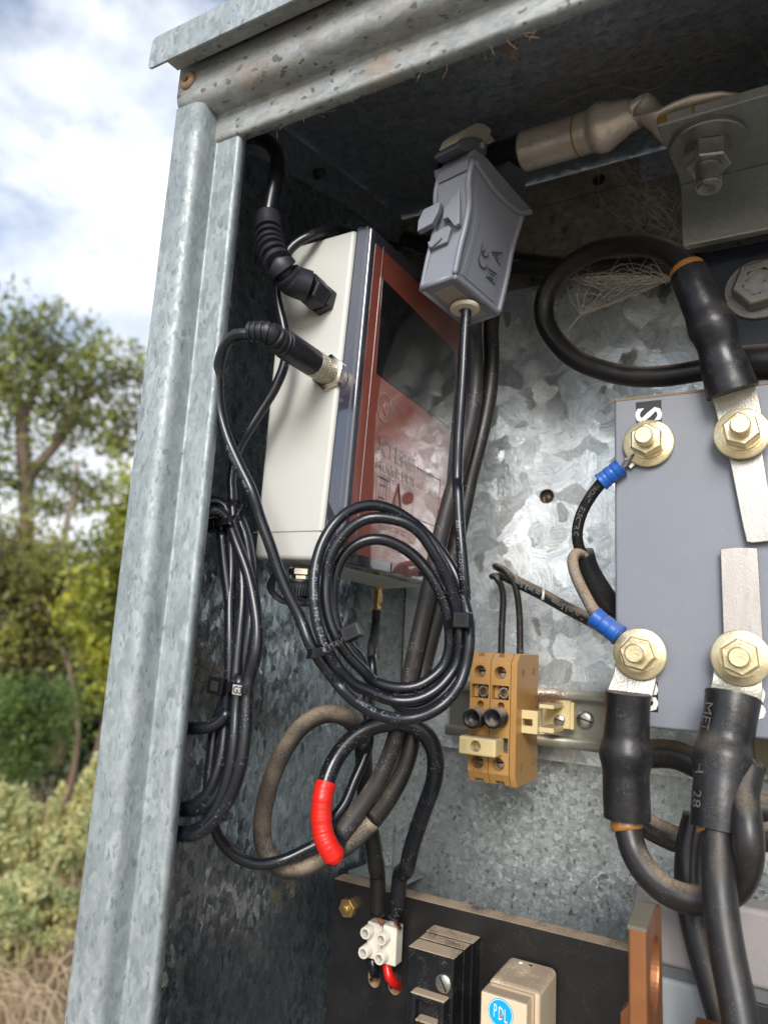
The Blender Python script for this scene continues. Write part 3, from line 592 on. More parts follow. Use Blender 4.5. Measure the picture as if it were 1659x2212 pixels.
sc = tag(obj('sensor_cable', tube(pth, .0027, 18), BLK, None, smooth=True), 'thin shiny black cable coiled in loops between the round metal plug and the grey clamp', 'cable')
tube_text('printed_text', 'V 300   III   YAOFENG', pth, .0027, A('c2', 400, 1640, .251), .0028, PRINT, sc, off=.8, rev=True)
tube_text('printed_text', 'AWM    STYLE   2464   22AWG   80', pth, .0027, c4p(255, 1570, -.003), .0032, PRINT, sc, off=-.1, rev=True)
tube_text('printed_text', '300V   FTI   YAOFENG', pth, .0027, A('d6', 905, 1960, .316), .0030, PRINT, sc, off=-.35, rev=True)
tube_text('printed_text', 'E469763   CAWM', pth, .0027, c6p(330, 250, -.006), .0029, PRINT, sc, off=.45)
pb = [PJ(.0175), PJ(.040)]
obj('plug_barrel', lathe(PJ(.0165), ax, [(0, .0069), (.022, .0069), (.0235, .0064)], 26), RUB, sc, smooth='auto')
rg = lathe(PJ(.0028), ax, [(0, .0062), (.0005, .0069), (.0065, .0069), (.0067, .0064), (.0075, .0064), (.0077, .0070), (.0135, .0070), (.014, .0064)], 34)
ring = obj('plug_ring', rg, mat('knurled_nickel', (.62, .56, .46), .28, 1.0, var=.3, vs=900, bump=1.0, bs=2600), sc, smooth='auto')
bt = cr([PJ(.038), PJ(.045), PJ(.050) + V((-.0010, 0, .0012)), A('c2', 360, 262, .2355)], .0003); nb = len(bt)
obj('plug_boot', tube(bt, [(.0068 - .0024 * i / nb) * (.86 if (i % max(1, nb // 9)) < max(1, nb // 9) * .3 and i > nb * .12 else 1) for i in range(nb)], 22), RUB, sc, smooth='auto')
# long lead that crosses behind the box and drops into the tied bundle
o, pth2 = cable('bundled_lead', 'slim black cable passing over the top of the white box, down into the tied bundle', 'cable',
    [at(1430, 575, .445), at(1300, 570, .44), at(1180, 566, .44), at(1080, 560, .435), at(940, 552, .42), at(880, 538, .40), A('c1', 1350, 1110, .395), A('c1', 1180, 1060, .36), A('c1', 1050, 1018, .32), A('c1', 900, 1012, .293), A('c1', 760, 1050, .283), A('c1', 640, 1115, .279), A('c1', 560, 1200, .277), A('c1', 500, 1350, .276),
     A('c1', 478, 1500, .275), A('c2', 628, 60, .275), A('c2', 665, 240, .276), A('c2', 690, 400, .276), A('c2', 665, 560, .276), A('c2', 590, 740, .275), A('c2', 480, 920, .273), A('c2', 380, 1080, .271), A('c2', 290, 1230, .270), A('c2', 240, 1400, .269), A('c2', 222, 1560, .268), A('c3', 558, 60, .268), A('c3', 562, 200, .268)], .0026, BLK)
bd = thing('cable_bundle', 'black cable folded up and down many times beside the post, hanging along the side wall', 'cable bundle', at(495, 1700, .27))
def strand(pts, r=.0029):
    q = cr([A(c, x, y, Y) for c, x, y, Y in pts], .0035); return obj('cable_strand', tube(q, r, 14), BLK, bd, smooth=True)
strand([('c3', 562, 180, .268), ('c3', 590, 420, .268), ('c3', 640, 700, .266), ('c3', 650, 1000, .264), ('c3', 625, 1300, .262), ('c3', 600, 1690, .260), ('c5', 690, 60, .260), ('c5', 665, 300, .259), ('c5', 650, 560, .257), ('c5', 610, 850, .256), ('c5', 530, 1100, .255), ('c5', 400, 1290, .254), ('c5', 250, 1360, .253), ('c5', 120, 1340, .252), ('c5', 30, 1230, .253), ('c5', -30, 1050, .254)])
strand([('c3', 260, 420, .256), ('c3', 300, 230, .258), ('c3', 400, 165, .262), ('c3', 500, 210, .266), ('c3', 545, 400, .266), ('c3', 560, 700, .266), ('c3', 545, 1000, .264), ('c3', 545, 1400, .262), ('c3', 540, 1700, .262), ('c5', 590, 150, .262), ('c5', 575, 400, .263), ('c5', 545, 700, .261), ('c5', 470, 950, .259), ('c5', 380, 1080, .258), ('c5', 250, 1150, .256), ('c5', 150, 1130, .255), ('c5', 50, 1030, .255)])
strand([('c3', 230, 380, .252), ('c3', 330, 270, .254), ('c3', 440, 245, .258), ('c3', 520, 320, .262), ('c3', 600, 520, .262), ('c3', 690, 760, .262), ('c3', 745, 1000, .261), ('c3', 775, 1250, .260), ('c3', 760, 1450, .259), ('c3', 720, 1600, .259), ('c5', 770, 60, .259), ('c5', 750, 300, .258), ('c5', 735, 560, .257), ('c5', 690, 840, .256), ('c5', 600, 1080, .2555), ('c5', 470, 1270, .254), ('c5', 300, 1380, .252), ('c5', 150, 1370, .251), ('c5', 60, 1290, .251)])
strand([('c3', 620, 300, .270), ('c3', 680, 480, .270), ('c3', 715, 700, .268), ('c3', 730, 900, .267), ('c3', 715, 1200, .265), ('c3', 670, 1500, .264), ('c3', 650, 1700, .264), ('c5', 745, 120, .264), ('c5', 700, 400, .264), ('c5', 650, 700, .262), ('c5', 560, 950, .26), ('c5', 430, 1120, .258), ('c5', 270, 1180, .257), ('c5', 160, 1160, .256)])
strand([('c3', 450, 330, .262), ('c3', 500, 520, .266), ('c3', 530, 800, .268), ('c3', 560, 1100, .268), ('c3', 600, 1400, .268), ('c3', 640, 1650, .268), ('c5', 610, 150, .268), ('c5', 560, 420, .268), ('c5', 500, 650, .267), ('c5', 450, 900, .266), ('c5', 430, 1150, .265), ('c5', 440, 1290, .266)])
strand([('c5', 600, 330, .260), ('c5', 540, 420, .259), ('c5', 430, 470, .257), ('c5', 300, 485, .255), ('c5', 180, 460, .253), ('c5', 60, 400, .253)])
strand([('c3', 470, 420, .262), ('c3', 500, 700, .263), ('c3', 540, 1000, .264), ('c3', 570, 1300, .264), ('c3', 590, 1650, .264), ('c5', 500, 420, .266), ('c5', 460, 700, .265), ('c5', 435, 1000, .264), ('c5', 450, 1200, .263)])
# antenna coax
ant, pth3 = cable('antenna_coax', 'black antenna coax hanging from the gold connector under the white box', 'cable',
    [pa + V((0, 0, -.028)), A('c4', 543, 1500, .350), A('c4', 543, 1680, .348), A('c6', 435, 200, .346), A('c6', 445, 400, .346), A('c6', 448, 600, .345), A('c6', 400, 760, .342), A('c6', 330, 920, .338), A('c6', 250, 1110, .332), A('c6', 150, 1250, .326), A('c5', 1400, 1410, .318), A('c5', 1230, 1510, .312), A('c5', 1050, 1590, .306), A('c5', 860, 1625, .298), A('c5', 680, 1570, .290), A('c5', 550, 1450, .283), A('c5', 470, 1290, .276), A('c5', 450, 1150, .270)], .0027, BLK)
obj('gold_connector', lathe(pa + V((0, 0, -.002)), ub, [(0, .0030), (.002, .0030), (.0021, .0036), (.0085, .0036), (.0087, .0026), (.0115, .0026), (.0117, .0030), (.0135, .0028)], sides=6, rot=.3), GOLD, ant, bevel=.0003)
obj('strain_sleeve', tube(cr([pa + V((0, 0, -.0150)), pa + V((0, 0, -.024)), A('c4', 540, 1400, .352), A('c4', 538, 1490, .351)], .001), lambda t: .0027 if t < .42 else .0025, 18), mat('matt_sleeve', (.018, .018, .02), .7), ant, smooth=True)
# ------------------------------------------------------------------ cable ties
def strap(pts, wd, name, label, head, hsz, hdir, text=None, th=.0009):
    """flat strap through points with width along wd, plus its lock head"""
    t = thing(name, label, 'cable tie', head, 'cable ties')
    q = cr(pts, .0012); bm = bmesh.new(); prev = None; wd = V(wd).normalized()
    for i, p in enumerate(q):
        T = (q[min(i + 1, len(q) - 1)] - q[max(i - 1, 0)]).normalized(); n = T.cross(wd).normalized()
        r_ = [bm.verts.new(p + wd * a + n * b) for a, b in ((-.0022, -th / 2), (-.0022, th / 2), (.0022, th / 2), (.0022, -th / 2))]
        if prev:
            for k in range(4): bm.faces.new([prev[k], prev[(k + 1) % 4], r_[(k + 1) % 4], r_[k]])
        else: bm.faces.new(r_)
        prev = r_
    bm.faces.new(prev)
    obj('strap', bm, TIE, t, bevel=.0002)
    x, y, z = V(hdir[0]).normalized(), V(hdir[1]), None; y = (y - x * y.dot(x)).normalized(); z = x.cross(y)
    hb = bmesh.new(); a, b, c = hsz
    def cv(i, j, k): return V(head) + x * a * i + y * b * j + z * c * k
    hexa([cv(-1, -1, -1), cv(1, -1, -1), cv(1, 1, -1), cv(-1, 1, -1)], [cv(-1, -1, 1), cv(1, -1, 1), cv(1, 1, 1), cv(-1, 1, 1)], hb)
    ho = obj('lock_head', hb, TIE, t, bevel=.0005)
    sb = bmesh.new(); hexa([cv(-.5, -.55, .98), cv(.5, -.55, .98), cv(.5, .55, .98), cv(-.5, .55, .98)], [cv(-.5, -.55, 1.06), cv(.5, -.55, 1.06), cv(.5, .55, 1.06), cv(-.5, .55, 1.06)], sb)
    obj('slot', sb, HOLE, ho)
    return t
T1 = strap([c4p(260, 1290, .016), c4p(290, 1290, -.008), c4p(230, 1375, -.011), c4p(140, 1425, -.0115), c4p(60, 1445, -.011), c4p(5, 1450, -.006), c4p(20, 1455, .004)], (.25, 0, 1), 'cable_tie', 'black cable tie with a square lock, holding the left side of the coiled cable', c4p(375, 1270, -.011), (.0042, .0032, .0030), ((.9, .2, .45), (-.3, 0, 1)))
for q in T1.children:
    pass
T2 = strap([c4p(1175, 1150, .014), c4p(1168, 1200, .003), c4p(1230, 1195, -.005), c4p(1310, 1185, -.008), c4p(1380, 1195, -.003), c4p(1405, 1205, .006), c4p(1390, 1210, .012)], (0, 0, 1), 'cable_tie', 'black cable tie on the right side of the coil, just above the tan terminals', c4p(1305, 1165, -.010), (.0038, .0035, .0028), ((1, 0, 0), (0, 0, 1)))
T3 = strap([A('c3', 400, 330, .262), A('c3', 470, 345, .257), A('c3', 560, 310, .2575), A('c3', 620, 245, .2605), A('c3', 625, 200, .266), A('c3', 600, 180, .272)], (.5, 0, 1), 'cable_tie', 'black cable tie slanting across the top of the folded bundle', A('c3', 395, 372, .262), (.0035, .003, .003), ((1, 0, .2), (0, 0, 1)))
T4 = strap([A('c5', 560, 120, .262), A('c5', 600, 135, .2555), A('c5', 700, 145, .2535), A('c5', 780, 158, .2555), A('c5', 795, 170, .262), A('c5', 780, 170, .27)], (0, 0, 1), 'cable_tie', 'black cable tie with a pale printed flag, round the middle of the folded bundle', A('c5', 515, 125, .2590), (.0045, .0040, .0028), ((1, 0, -.1), (0, 0, 1)))
fa, fb = A('c5', 640, 112, .2528), A('c5', 712, 124, .2528)
fl4 = obj('printed_flag', prism([fa, fb, fb + V((0, 0, -.0042)), fa + V((0, 0, -.0042))], (0, -.0003, 0)), mat('pale_tag', (.42, .40, .38), .5), T4)
flat_text('printed_text', 'G342', fa + V((.0001, -.0004, -.0036)), (fb - fa), (0, 0, 1), .0044, HOLE, fl4, .0001, True, sx=1.0)
tube_text('printed_text', 'U34V', [c4p(60, 1445, -.012), c4p(140, 1425, -.0125), c4p(230, 1375, -.012)], .004, .004, .004, mat('tie_print', (.05, .05, .055), .4), T1)

# ------------------------------------------------------------------ grey current clamp
ca, cb_, cc = at(972, 595, .29), at(1073, 679, .335), at(1029, 318, .288)
cn = (cb_ - ca).cross(cc - ca).normalized()
if cn.x < 0: cn = -cn
cw = V((-.0175, .0005, -.0030))
def K(x, y, l=0): return onp(*px('c8', x, y), ca, cn) + cn * l
cl = thing('current_clamp', 'grey hinged current sensor clipped round the thick cable at the top, marked CE', 'current sensor', K(720, 2000))
cbd = obj('body', prism([K(500, 1655), K(945, 2040), K(1000, 1850), K(1085, 1500), K(1120, 1300), K(1200, 1050), K(1060, 950), K(900, 790), K(800, 640), K(720, 520), K(655, 620), K(660, 900), K(650, 1080), K(585, 1300), K(540, 1500)], cw), GRYP, cl, bevel=.0010, seg=3)
face_in = obj('side_plate', prism([K(a, b, .0003) for a, b in ((590, 1640), (905, 1915), (1010, 1530), (1050, 1300), (1130, 1075), (1000, 960), (860, 800), (760, 650), (735, 800), (735, 1000), (690, 1300))], cn * -.0006), GRYP, cbd)
for nm, pts in (('front_rib', [(700, 500), (660, 700), (662, 950), (630, 1150), (580, 1350), (520, 1640)]), ('bottom_rib', [(510, 1660), (720, 1830), (955, 2030)]), ('rear_rib', [(960, 2020), (1045, 1650), (1090, 1400), (1190, 1065)]), ('top_rib', [(715, 515), (800, 640), (930, 820), (1080, 960), (1180, 1025), (1280, 1015)])):
    obj(nm, tube(cr([K(x, y, .0001) for x, y in pts], .0015), .0016, 12), GRYP, cbd, smooth=True)
for nm, pts in (('front_rib', [(690, 505), (655, 700), (655, 950), (625, 1150), (575, 1350), (515, 1650)]),):
    obj(nm, tube(cr([K(x, y) + cw for x, y in pts], .0015), .0013, 12), GRYP, cbd, smooth=True)
obj('bottom_rib', tube([K(515, 1655, -.0005), K(515, 1655, -.0005) + cw], .0016, 12), GRYP, cbd, smooth=True)
obj('bottom_rib', tube([K(945, 2035, -.0008), K(945, 2035, -.0008) + cw], .0014, 12), GRYP, cbd, smooth=True)
obj('bottom_rib', tube([K(515, 1655, -.0003) + cw, K(945, 2035, -.0008) + cw], .0014, 12), GRYP, cbd, smooth=True)
jaw = obj('upper_jaw', prism([K(735, 375, -.0005), K(860, 470, -.0005), K(1000, 640, -.0005), K(1180, 850, -.0005), K(1290, 965, -.0005), K(1275, 1010, -.0005), K(1180, 1020, -.0005), K(1060, 940, -.0005), K(930, 805, -.0005), K(800, 620, -.0005), K(720, 505, -.0005), K(660, 600, -.0005), K(665, 480, -.0005)], cw * .97), GRYD, cl, bevel=.0008, seg=3)
obj('jaw_side', prism([K(1040, 690, -.008), K(1100, 560, -.008), K(1190, 470, -.008), K(1385, 600, -.008), K(1300, 1000, -.008), K(1180, 900, -.008)], cw * .5), mat('clamp_jaw_dark', (.055, .06, .08), .5), cl, bevel=.0006)
cap = [K(600, 345, -.002), K(625, 295, -.002), K(690, 262, -.002), K(765, 250, -.002), K(835, 272, -.002), K(878, 320, -.002), K(885, 380, -.002), K(865, 475, -.002), K(760, 385, -.002), K(680, 400, -.002)]
hg = obj('hinge', prism(cap, cw * .8), mat('clamp_hinge', (.075, .08, .095), .45), cl, bevel=.0008)
obj('hinge_pin', lathe(K(828, 338, -.0022), cn, [(0, .0016), (.0008, .0016), (.001, .0013)], 16), CORE, hg)
core = obj('magnet_core', prism([K(615, 300, -.004), K(655, 205, -.004), K(720, 150, -.004), K(810, 98, -.004), K(880, 105, -.004), K(950, 150, -.004), K(965, 190, -.004), K(900, 300, -.004), K(850, 285, -.004), K(765, 252, -.004), K(690, 265, -.004)], cw * .6), CORE, cl, bevel=.0008)
obj('magnet_core', prism([K(965, 165, -.007), K(1045, 270, -.007), K(1000, 300, -.007), K(905, 308, -.007)], cw * .4), CORE, cl, bevel=.0005)
# latch on the narrow front
fdn = (K(515, 1650) - K(650, 900)).normalized(); wdr = cw.normalized(); fno = fdn.cross(wdr).normalized()
if fno.y > 0: fno = -fno
fo = K(520, 1640)
def Fp(x, y, l=0):
    q = onp(*px('c8', x, y), fo, fno); return q + fno * l
def latch(pts, l0, l1, nm='latch', par=cl, m=GRYP, bev=.0005):
    return obj(nm, prism([Fp(x, y, l0) for x, y in pts], fno * (l1 - l0)), m, par, bevel=bev)
la = latch([(300, 1400), (460, 1330), (500, 1190), (470, 1165), (440, 1180), (330, 1240), (280, 1350)], -.001, .0018)
latch([(255, 1035), (425, 955), (400, 1060), (340, 1180), (190, 1260), (200, 1150)], .0008, .0052, 'latch_hook', la, bev=.0007)
latch([(275, 1340), (420, 1290), (400, 1320), (310, 1400), (285, 1385)], .0010, .0030, 'latch_foot', la)
latch([(470, 950), (590, 790), (585, 1150), (540, 1180), (470, 1090), (420, 1110), (430, 1000)], -.001, .0022, 'latch_keeper', la)
latch([(320, 610), (500, 540), (600, 500), (612, 530), (330, 690)], -.0006, .0009, 'front_step', cl)
# engraving on the side: C E, warning triangle, double square
xe, ye = (K(900, 1250) - K(660, 1450)).normalized(), (K(800, 1000) - K(700, 1600)).normalized()
ye = (K(760, 720) - K(640, 1640)).normalized(); xe = (K(935, 1640) - K(840, 1570)).normalized()
def earc(cx, cy, r, a0, a1, nm, par=face_in):
    c = K(cx, cy, .0006); yy = (ye - xe * ye.dot(xe)).normalized()
    q = [c + xe * (r * math.cos(a0 + (a1 - a0) * i / 14)) + yy * (r * math.sin(a0 + (a1 - a0) * i / 14)) for i in range(15)]
    obj(nm, tube(q, .00042, 6), GRYE, par, smooth=True)
earc(800, 1490, .0043, math.radians(150), math.radians(345), 'embossed_letter'); earc(818, 1385, .0038, math.radians(150), math.radians(345), 'embossed_letter')
obj('embossed_letter', tube([K(818, 1385, .0006), K(795, 1412, .0006)], .0004, 6), GRYE, face_in)
outline([K(890, 1418, .0005), K(988, 1425, .0005), K(962, 1545, .0005)], GRYE, 'embossed_symbol', face_in, .0004)
outline([K(925, 1440, .0005), K(958, 1446, .0005), K(950, 1490, .0005)], GRYE, 'embossed_symbol', face_in, .00025)
outline([K(852, 1582, .0005), K(936, 1640, .0005), K(912, 1738, .0005), K(832, 1660, .0005)], GRYE, 'embossed_symbol', face_in, .0004)
outline([K(868, 1628, .0005), K(906, 1655, .0005), K(896, 1692, .0005), K(860, 1660, .0005)], GRYE, 'embossed_symbol', face_in, .00035)
outline([K(625, 1680, .0004), K(690, 1420, .0004), K(770, 1090, .0004)], mat('clamp_scribe', (.10, .105, .13), .7, spec=.1), 'seam', face_in, .00014, False)
# underside insert and grommet
bo, bd_, bw = K(515, 1655), (K(945, 2035) - K(515, 1655)), cw
bn = bd_.cross(bw).normalized()
if bn.z > 0: bn = -bn
def Bq(a, b, l=0): return bo + bd_ * a + bw * b + bn * l
obj('bottom_insert', prism([Bq(.12, .2, .0004), Bq(.9, .2, .0004), Bq(.9, .82, .0004), Bq(.12, .82, .0004)], bn * .0006), CORE, cl, bevel=.0003)
gm = at(1003.5, 671, .3165)
obj('grommet', lathe(gm + V((0, 0, .006)), (0.05, -.05, -1), [(0, .0036), (.0035, .0036), (.0040, .0072), (.0052, .0078), (.0062, .0070), (.0066, .0034), (.0066, .0030), (.0045, .0029)], 34), GROM, cl, smooth='auto')

# ------------------------------------------------------------------ thick cable, big lug, bracket, bolt
ZB = .2710
o, _ = cable('main_busbar_cable', 'very thick black cable gripped by the grey clamp, ending in the big pink-tinged lug', 'cable', [A('d4', -420, 700, .40), A('d4', -260, 660, .392), A('d4', -120, 622, .385), A('d4', 60, 572, .377), A('d4', 200, 540, .374)], .0098, mat('thick_black', (.012, .012, .014), .5, dust=.3), seg=26)
lp_ = [A('d4', 75, 575, .377), A('d4', 330, 500, .373), A('d4', 560, 425, .369), A('d4', 660, 385, .368), A('d4', 740, 350, .367), A('d4', 830, 330, .366)]
lug = thing('cable_lug', 'big pinkish tinned copper lug bolted on top of the galvanised bracket', 'cable lug', lp_[0])
lr = cr(lp_, .001); nl = len(lr)
def lugr(t):
    if t < .62: return .0116
    if t < .80: return .0116 + .0022 * math.sin((t - .62) / .18 * math.pi)
    return .0116 - .0046 * (t - .80) / .20
lb = tube(lr, lugr, 30); obj('barrel', lb, LUG, lug, smooth=True)
obj('barrel_mouth', lathe(lr[0] + (lr[0] - lr[4]).normalized() * .0002, (lr[4] - lr[0]), [(0, .0112), (.0006, .0112)], 30), HOLE, lug)
pm = bmesh.new(); ptop_ = ZB + .0092
pc = [A('d4', 770, 340, .366), A('d4', 900, 290, .3655), V((-.0445, .3630, ptop_ + .0012)), V((-.034, .3620, ptop_ + .0012)), V((-.022, .3610, ptop_ + .0008)), V((-.010, .3610, ptop_)), V((-.0015, .3610, ptop_ - .001))]
pw = [.0095, .0115, .0150, .0172, .0180, .0150, .0085]; th = [.0055, .0042, .0036, .0036, .0036, .0034, .0030]
prev = None
pcs = cr(pc, .0015); m_ = len(pcs)
for i, p in enumerate(pcs):
    t = i / (m_ - 1) * (len(pw) - 1); j = min(int(t), len(pw) - 2); u_ = t - j; w_ = pw[j] * (1 - u_) + pw[j + 1] * u_; h_ = th[j] * (1 - u_) + th[j + 1] * u_
    T = (pcs[min(i + 1, m_ - 1)] - pcs[max(i - 1, 0)]).normalized(); s_ = T.cross(V((0, 0, 1))).normalized(); nn = s_.cross(T)
    rr = [pm.verts.new(p + s_ * math.cos(a) * w_ + nn * math.sin(a) * h_) for a in [2 * math.pi * k / 20 for k in range(20)]]
    if prev:
        for k in range(20): pm.faces.new([prev[k], prev[(k + 1) % 20], rr[(k + 1) % 20], rr[k]])
    else: pm.faces.new(rr)
    prev = rr
pm.faces.new(prev); obj('palm', pm, LUG, lug, smooth=True)
obj('crimp_band', tube(lr[int(nl * .50):int(nl * .535)], .01185, 30), mat('ochre_resin', (.36, .22, .06), .5, var=.3, vs=200), lug, smooth=True)
br = thing('busbar_bracket', 'thick galvanised angle bracket at the top right with a bolt hanging through it', 'bracket', V((-.045, .400, .231)))
xl, xr = -.0440, .33
brb = obj('plate', prism([V((xl - .0005, .346, ZB)), V((xr, .346, ZB)), V((xr, .4060, ZB)), V((-.0392, .4060, ZB)), V((-.0392, .392, ZB))], (0, 0, .0052)), G_BR, br, bevel=.0007)
obj('face_edge', BX((xl + .0005, .3452, ZB + .0003), (xr, .3462, ZB + .0049)), mat('bracket_edge', (.52, .52, .48), .55, .4, var=.25, vs=400, stain=.3, sts=90), brb)
obj('resin_stain', BX((xl + .0002, .3449, ZB + .0002), (xl + .0048, .3452, ZB + .0046)), mat('ochre_resin', (.36, .22, .06), .5), brb)
obj('resin_stain', BX((xl + .0165, .3449, ZB + .0012), (xl + .0182, .3452, ZB + .0049)), mat('ochre_resin', (.36, .22, .06), .5), brb)
obj('flange', prism([V((-.0388, .4002, .2315)), V((xr, .4002, .2315)), V((xr, .4002, ZB + .0001)), V((-.0388, .4002, ZB + .0001))], (0, .0052, 0)), G_BR, br, bevel=.0008)
bp_ = V((-.0221, .3678, ZB)); dn = V((0, 0, -1))
bolt = thing('hanging_bolt', 'steel bolt with a wide washer and nut, hanging head-up through the galvanised bracket', 'bolt', bp_)
obj('washer', lathe(bp_, dn, [(-.0004, .0180), (.0002, .0188), (.0026, .0190), (.0032, .0184)], 44), STEELD, bolt, smooth='auto')
obj('spring_washer', lathe(bp_ + dn * .0031, dn, [(0, .0112), (.0022, .0112)], 32), STEELD, bolt, smooth='auto')
obj('nut', lathe(bp_ + dn * .0052, dn, [(0, .0112), (.0004, .0118), (.0096, .0118), (.0104, .0108)], sides=6, rot=.28), STEEL, bolt, bevel=.0006)
tp = [(0, .0062)]
z_ = 0
while z_ < .0125: tp += [(z_ + .0001, .0066), (z_ + .0006, .0066), (z_ + .0010, .0057), (z_ + .0013, .0057)]; z_ += .0016
tp += [(.0138, .0058), (.0142, .0050)]
obj('thread', lathe(bp_ + dn * .0148, dn, tp, 32), STEEL, bolt, smooth='auto')

# ------------------------------------------------------------------ navy plate with its stud, olive plate
nv0, nv1 = A('d5', 1219, 210, .425), A('d5', 1225, 860, .425)
nvp = tag(obj('navy_plate', BX((nv0.x, .425, nv1.z), (.12, .433, nv0.z)), NAVY, bevel=.0006), 'dark navy-blue textured plate under the galvanised bracket, with a steel nut on it', 'plate')
sn = A('d5', 1600, 450, .425); on = V((0, -1, 0))
sb_ = thing('plate_nut', 'steel hex nut and scalloped washer on the navy plate at the right edge', 'nut', sn)
obj('washer', lathe(sn, on, [(0, .0182), (.0014, .0182), (.002, .0176)], 40), STEELD, sb_, smooth='auto')
obj('nut', lathe(sn + on * .002, on, [(0, .0135), (.0005, .0142), (.0085, .0142), (.0095, .0128), (.0096, .0086), (.0060, .0084)], sides=6, rot=.15, cap=False), STEELD, sb_, bevel=.0004)
obj('stud', lathe(sn + on * .001, on, [(0, .0086), (.0080, .0086), (.0090, .0076)], 26), STEEL, sb_, smooth='auto')
tag(obj('olive_plate', BX((at(1618, 1600, .44).x, .44, A('d2', 1560, 1430, .44).z), (.2, .446, A('d2', 1560, 1060, .44).z)), OLIVE, bevel=.0005), 'olive drab metal plate just below the grey board at the right edge', 'plate')

# ------------------------------------------------------------------ grey board with its bolts, strips and stickers
YBD = .385
b0, b1 = at(1326, 866, YBD), at(1340, 1566, YBD)
bz1 = b0.z + .0006
board = thing('shunt_board', 'flat grey insulating board that carries four yellow-plated bolts', 'board', b1)
bpl = obj('panel', BX((b0.x, YBD, b1.z), (.16, YBD + .009, bz1)), BOARD, board, bevel=.0016, seg=3)
obj('dusty_rim', BX((b0.x + .0002, YBD - .0002, bz1 - .0011), (.16, YBD + .0092, bz1 + .0003)), DUSTE, bpl, bevel=.0002)
for i, (x, z) in enumerate(((b0.x + .02, bz1 - .03), (b0.x + .02, b1.z + .03), (.05, bz1 - .03), (.05, b1.z + .03))):
    obj('spacer', lathe(V((x, YBD + .009, z)), (0, 1, 0), [(0, .006), (YP - YBD - .0095, .006)], 16), STEELD, board)
def sticker(name, c, x0, y0, x1, y1, txt, par, rot=True, size=.011, label=None, tx=None):
    a, b = A(c, x0, y0, YBD - .0002), A(c, x1, y1, YBD - .0002)
    s = obj(name, prism([V((a.x, YBD, a.z)), V((b.x, YBD, a.z)), V((b.x, YBD, b.z)), V((a.x, YBD, b.z))], (0, -.0003, 0)), SBLK, par)
    if label: tag(s, label)
    ctr = tx or V(((a.x + b.x) / 2, YBD - .0004, (a.z + b.z) / 2))
    flat_text('printed_text', txt, ctr, (0, 0, -1) if rot else (1, 0, 0), (1, 0, 0) if rot else (0, 0, 1), size, SWHT, s, .00012, True, center=True, sx=1.0)
a = A('q4', 1088, 266, YBD); b_ = A('q4', 1201, 450, YBD)
sticker('sticker', 'q4', 1088, 264, 1201, 450, 'S1', bpl, size=.0185, label='black sticker marked S1', tx=V(((a.x + b_.x) / 2, YBD - .0004, (a.z * .66 + b_.z * .34) - .0020)))
sticker('sticker', 'd2', 432, 585, 668, 872, 'S2', bpl, size=.0170, label='black sticker marked S2, mostly covered')
sticker('sticker', 'd2', 1380, 610, 1618, 900, 'C2', bpl, size=.0170, label='black sticker marked C2, mostly covered')
def strip_(pts, label, lift, th=.0016):
    q = [at(*px('q4', x, y), YBD - lift) for x, y in pts]
    return tag(obj('contact_strip', prism(q, (0, th, 0)), SILV, bevel=.0004), label, 'metal strip')
strip_([(1476, 430), (1620, 400), (1690, 820), (1672, 862), (1590, 870), (1566, 866), (1550, 800)], 'tin-plated strip hanging down from the upper right bolt, its free end tapered', .0045)
strip_([(1452, 897), (1520, 889), (1612, 893), (1636, 1300), (1466, 1300)], 'tin-plated strip standing up from the lower right bolt', .0050)
bolt_spots = [(A('q4', 1143, 443, YBD - .0012), 'yellow-plated bolt at the upper left of the grey board, below the S1 sticker', .55), (A('q4', 1545, 402, YBD - .0072), 'yellow-plated bolt at the upper right of the grey board, through the black-sleeved lug', .35),
              (A('q4', 1106, 1350, YBD - .0048), 'yellow-plated bolt at the lower left of the grey board, clamping the blue crimp', .2), (A('q4', 1540, 1366, YBD - .0082), 'yellow-plated bolt at the lower right of the grey board, on the standing strip', .42)]
def make_bolt():
    t = thing('board_bolt', 'bolt', 'bolt', (0, 0, 0), 'yellow-plated bolts on the grey board')
    obj('washer', lathe(V((0, 0, 0)), on, [(0, .0124), (.0004, .0128), (.0020, .0128), (.0025, .0122)], 44), ZINCY, t, smooth='auto')
    wsp = obj('spring_washer', lathe(on * .0026, on, [(0, .0090), (.0016, .0090)], 36), ZINCY, t, smooth='auto')
    obj('nut', lathe(on * .0042, on, [(0, .0083), (.0004, .0088), (.0054, .0088), (.0064, .0079)], sides=6), ZINCY, t, bevel=.0005)
    s = [(-.003, .0046), (0, .0048)]; z = .0
    while z < .0040: s += [(z + .0002, .0049), (z + .0006, .0049), (z + .0009, .0043), (z + .0010, .0043)]; z += .0012
    s += [(.0044, .0046), (.0062, .0046), (.0068, .0040)]
    obj('stud', lathe(on * .0112, on, s, 28), ZINCY, t, smooth='auto'); return t
b0_ = make_bolt()
for i, (p, lb_, ro) in enumerate(bolt_spots):
    if i == 0: o = b0_
    else:
        o = b0_.copy(); C.objects.link(o)
        for ch in list(b0_.children):
            c = ch.copy(); C.objects.link(c); c.parent = o
    o.location = p; o.rotation_euler = (0, ro, 0); o['label'] = lb_
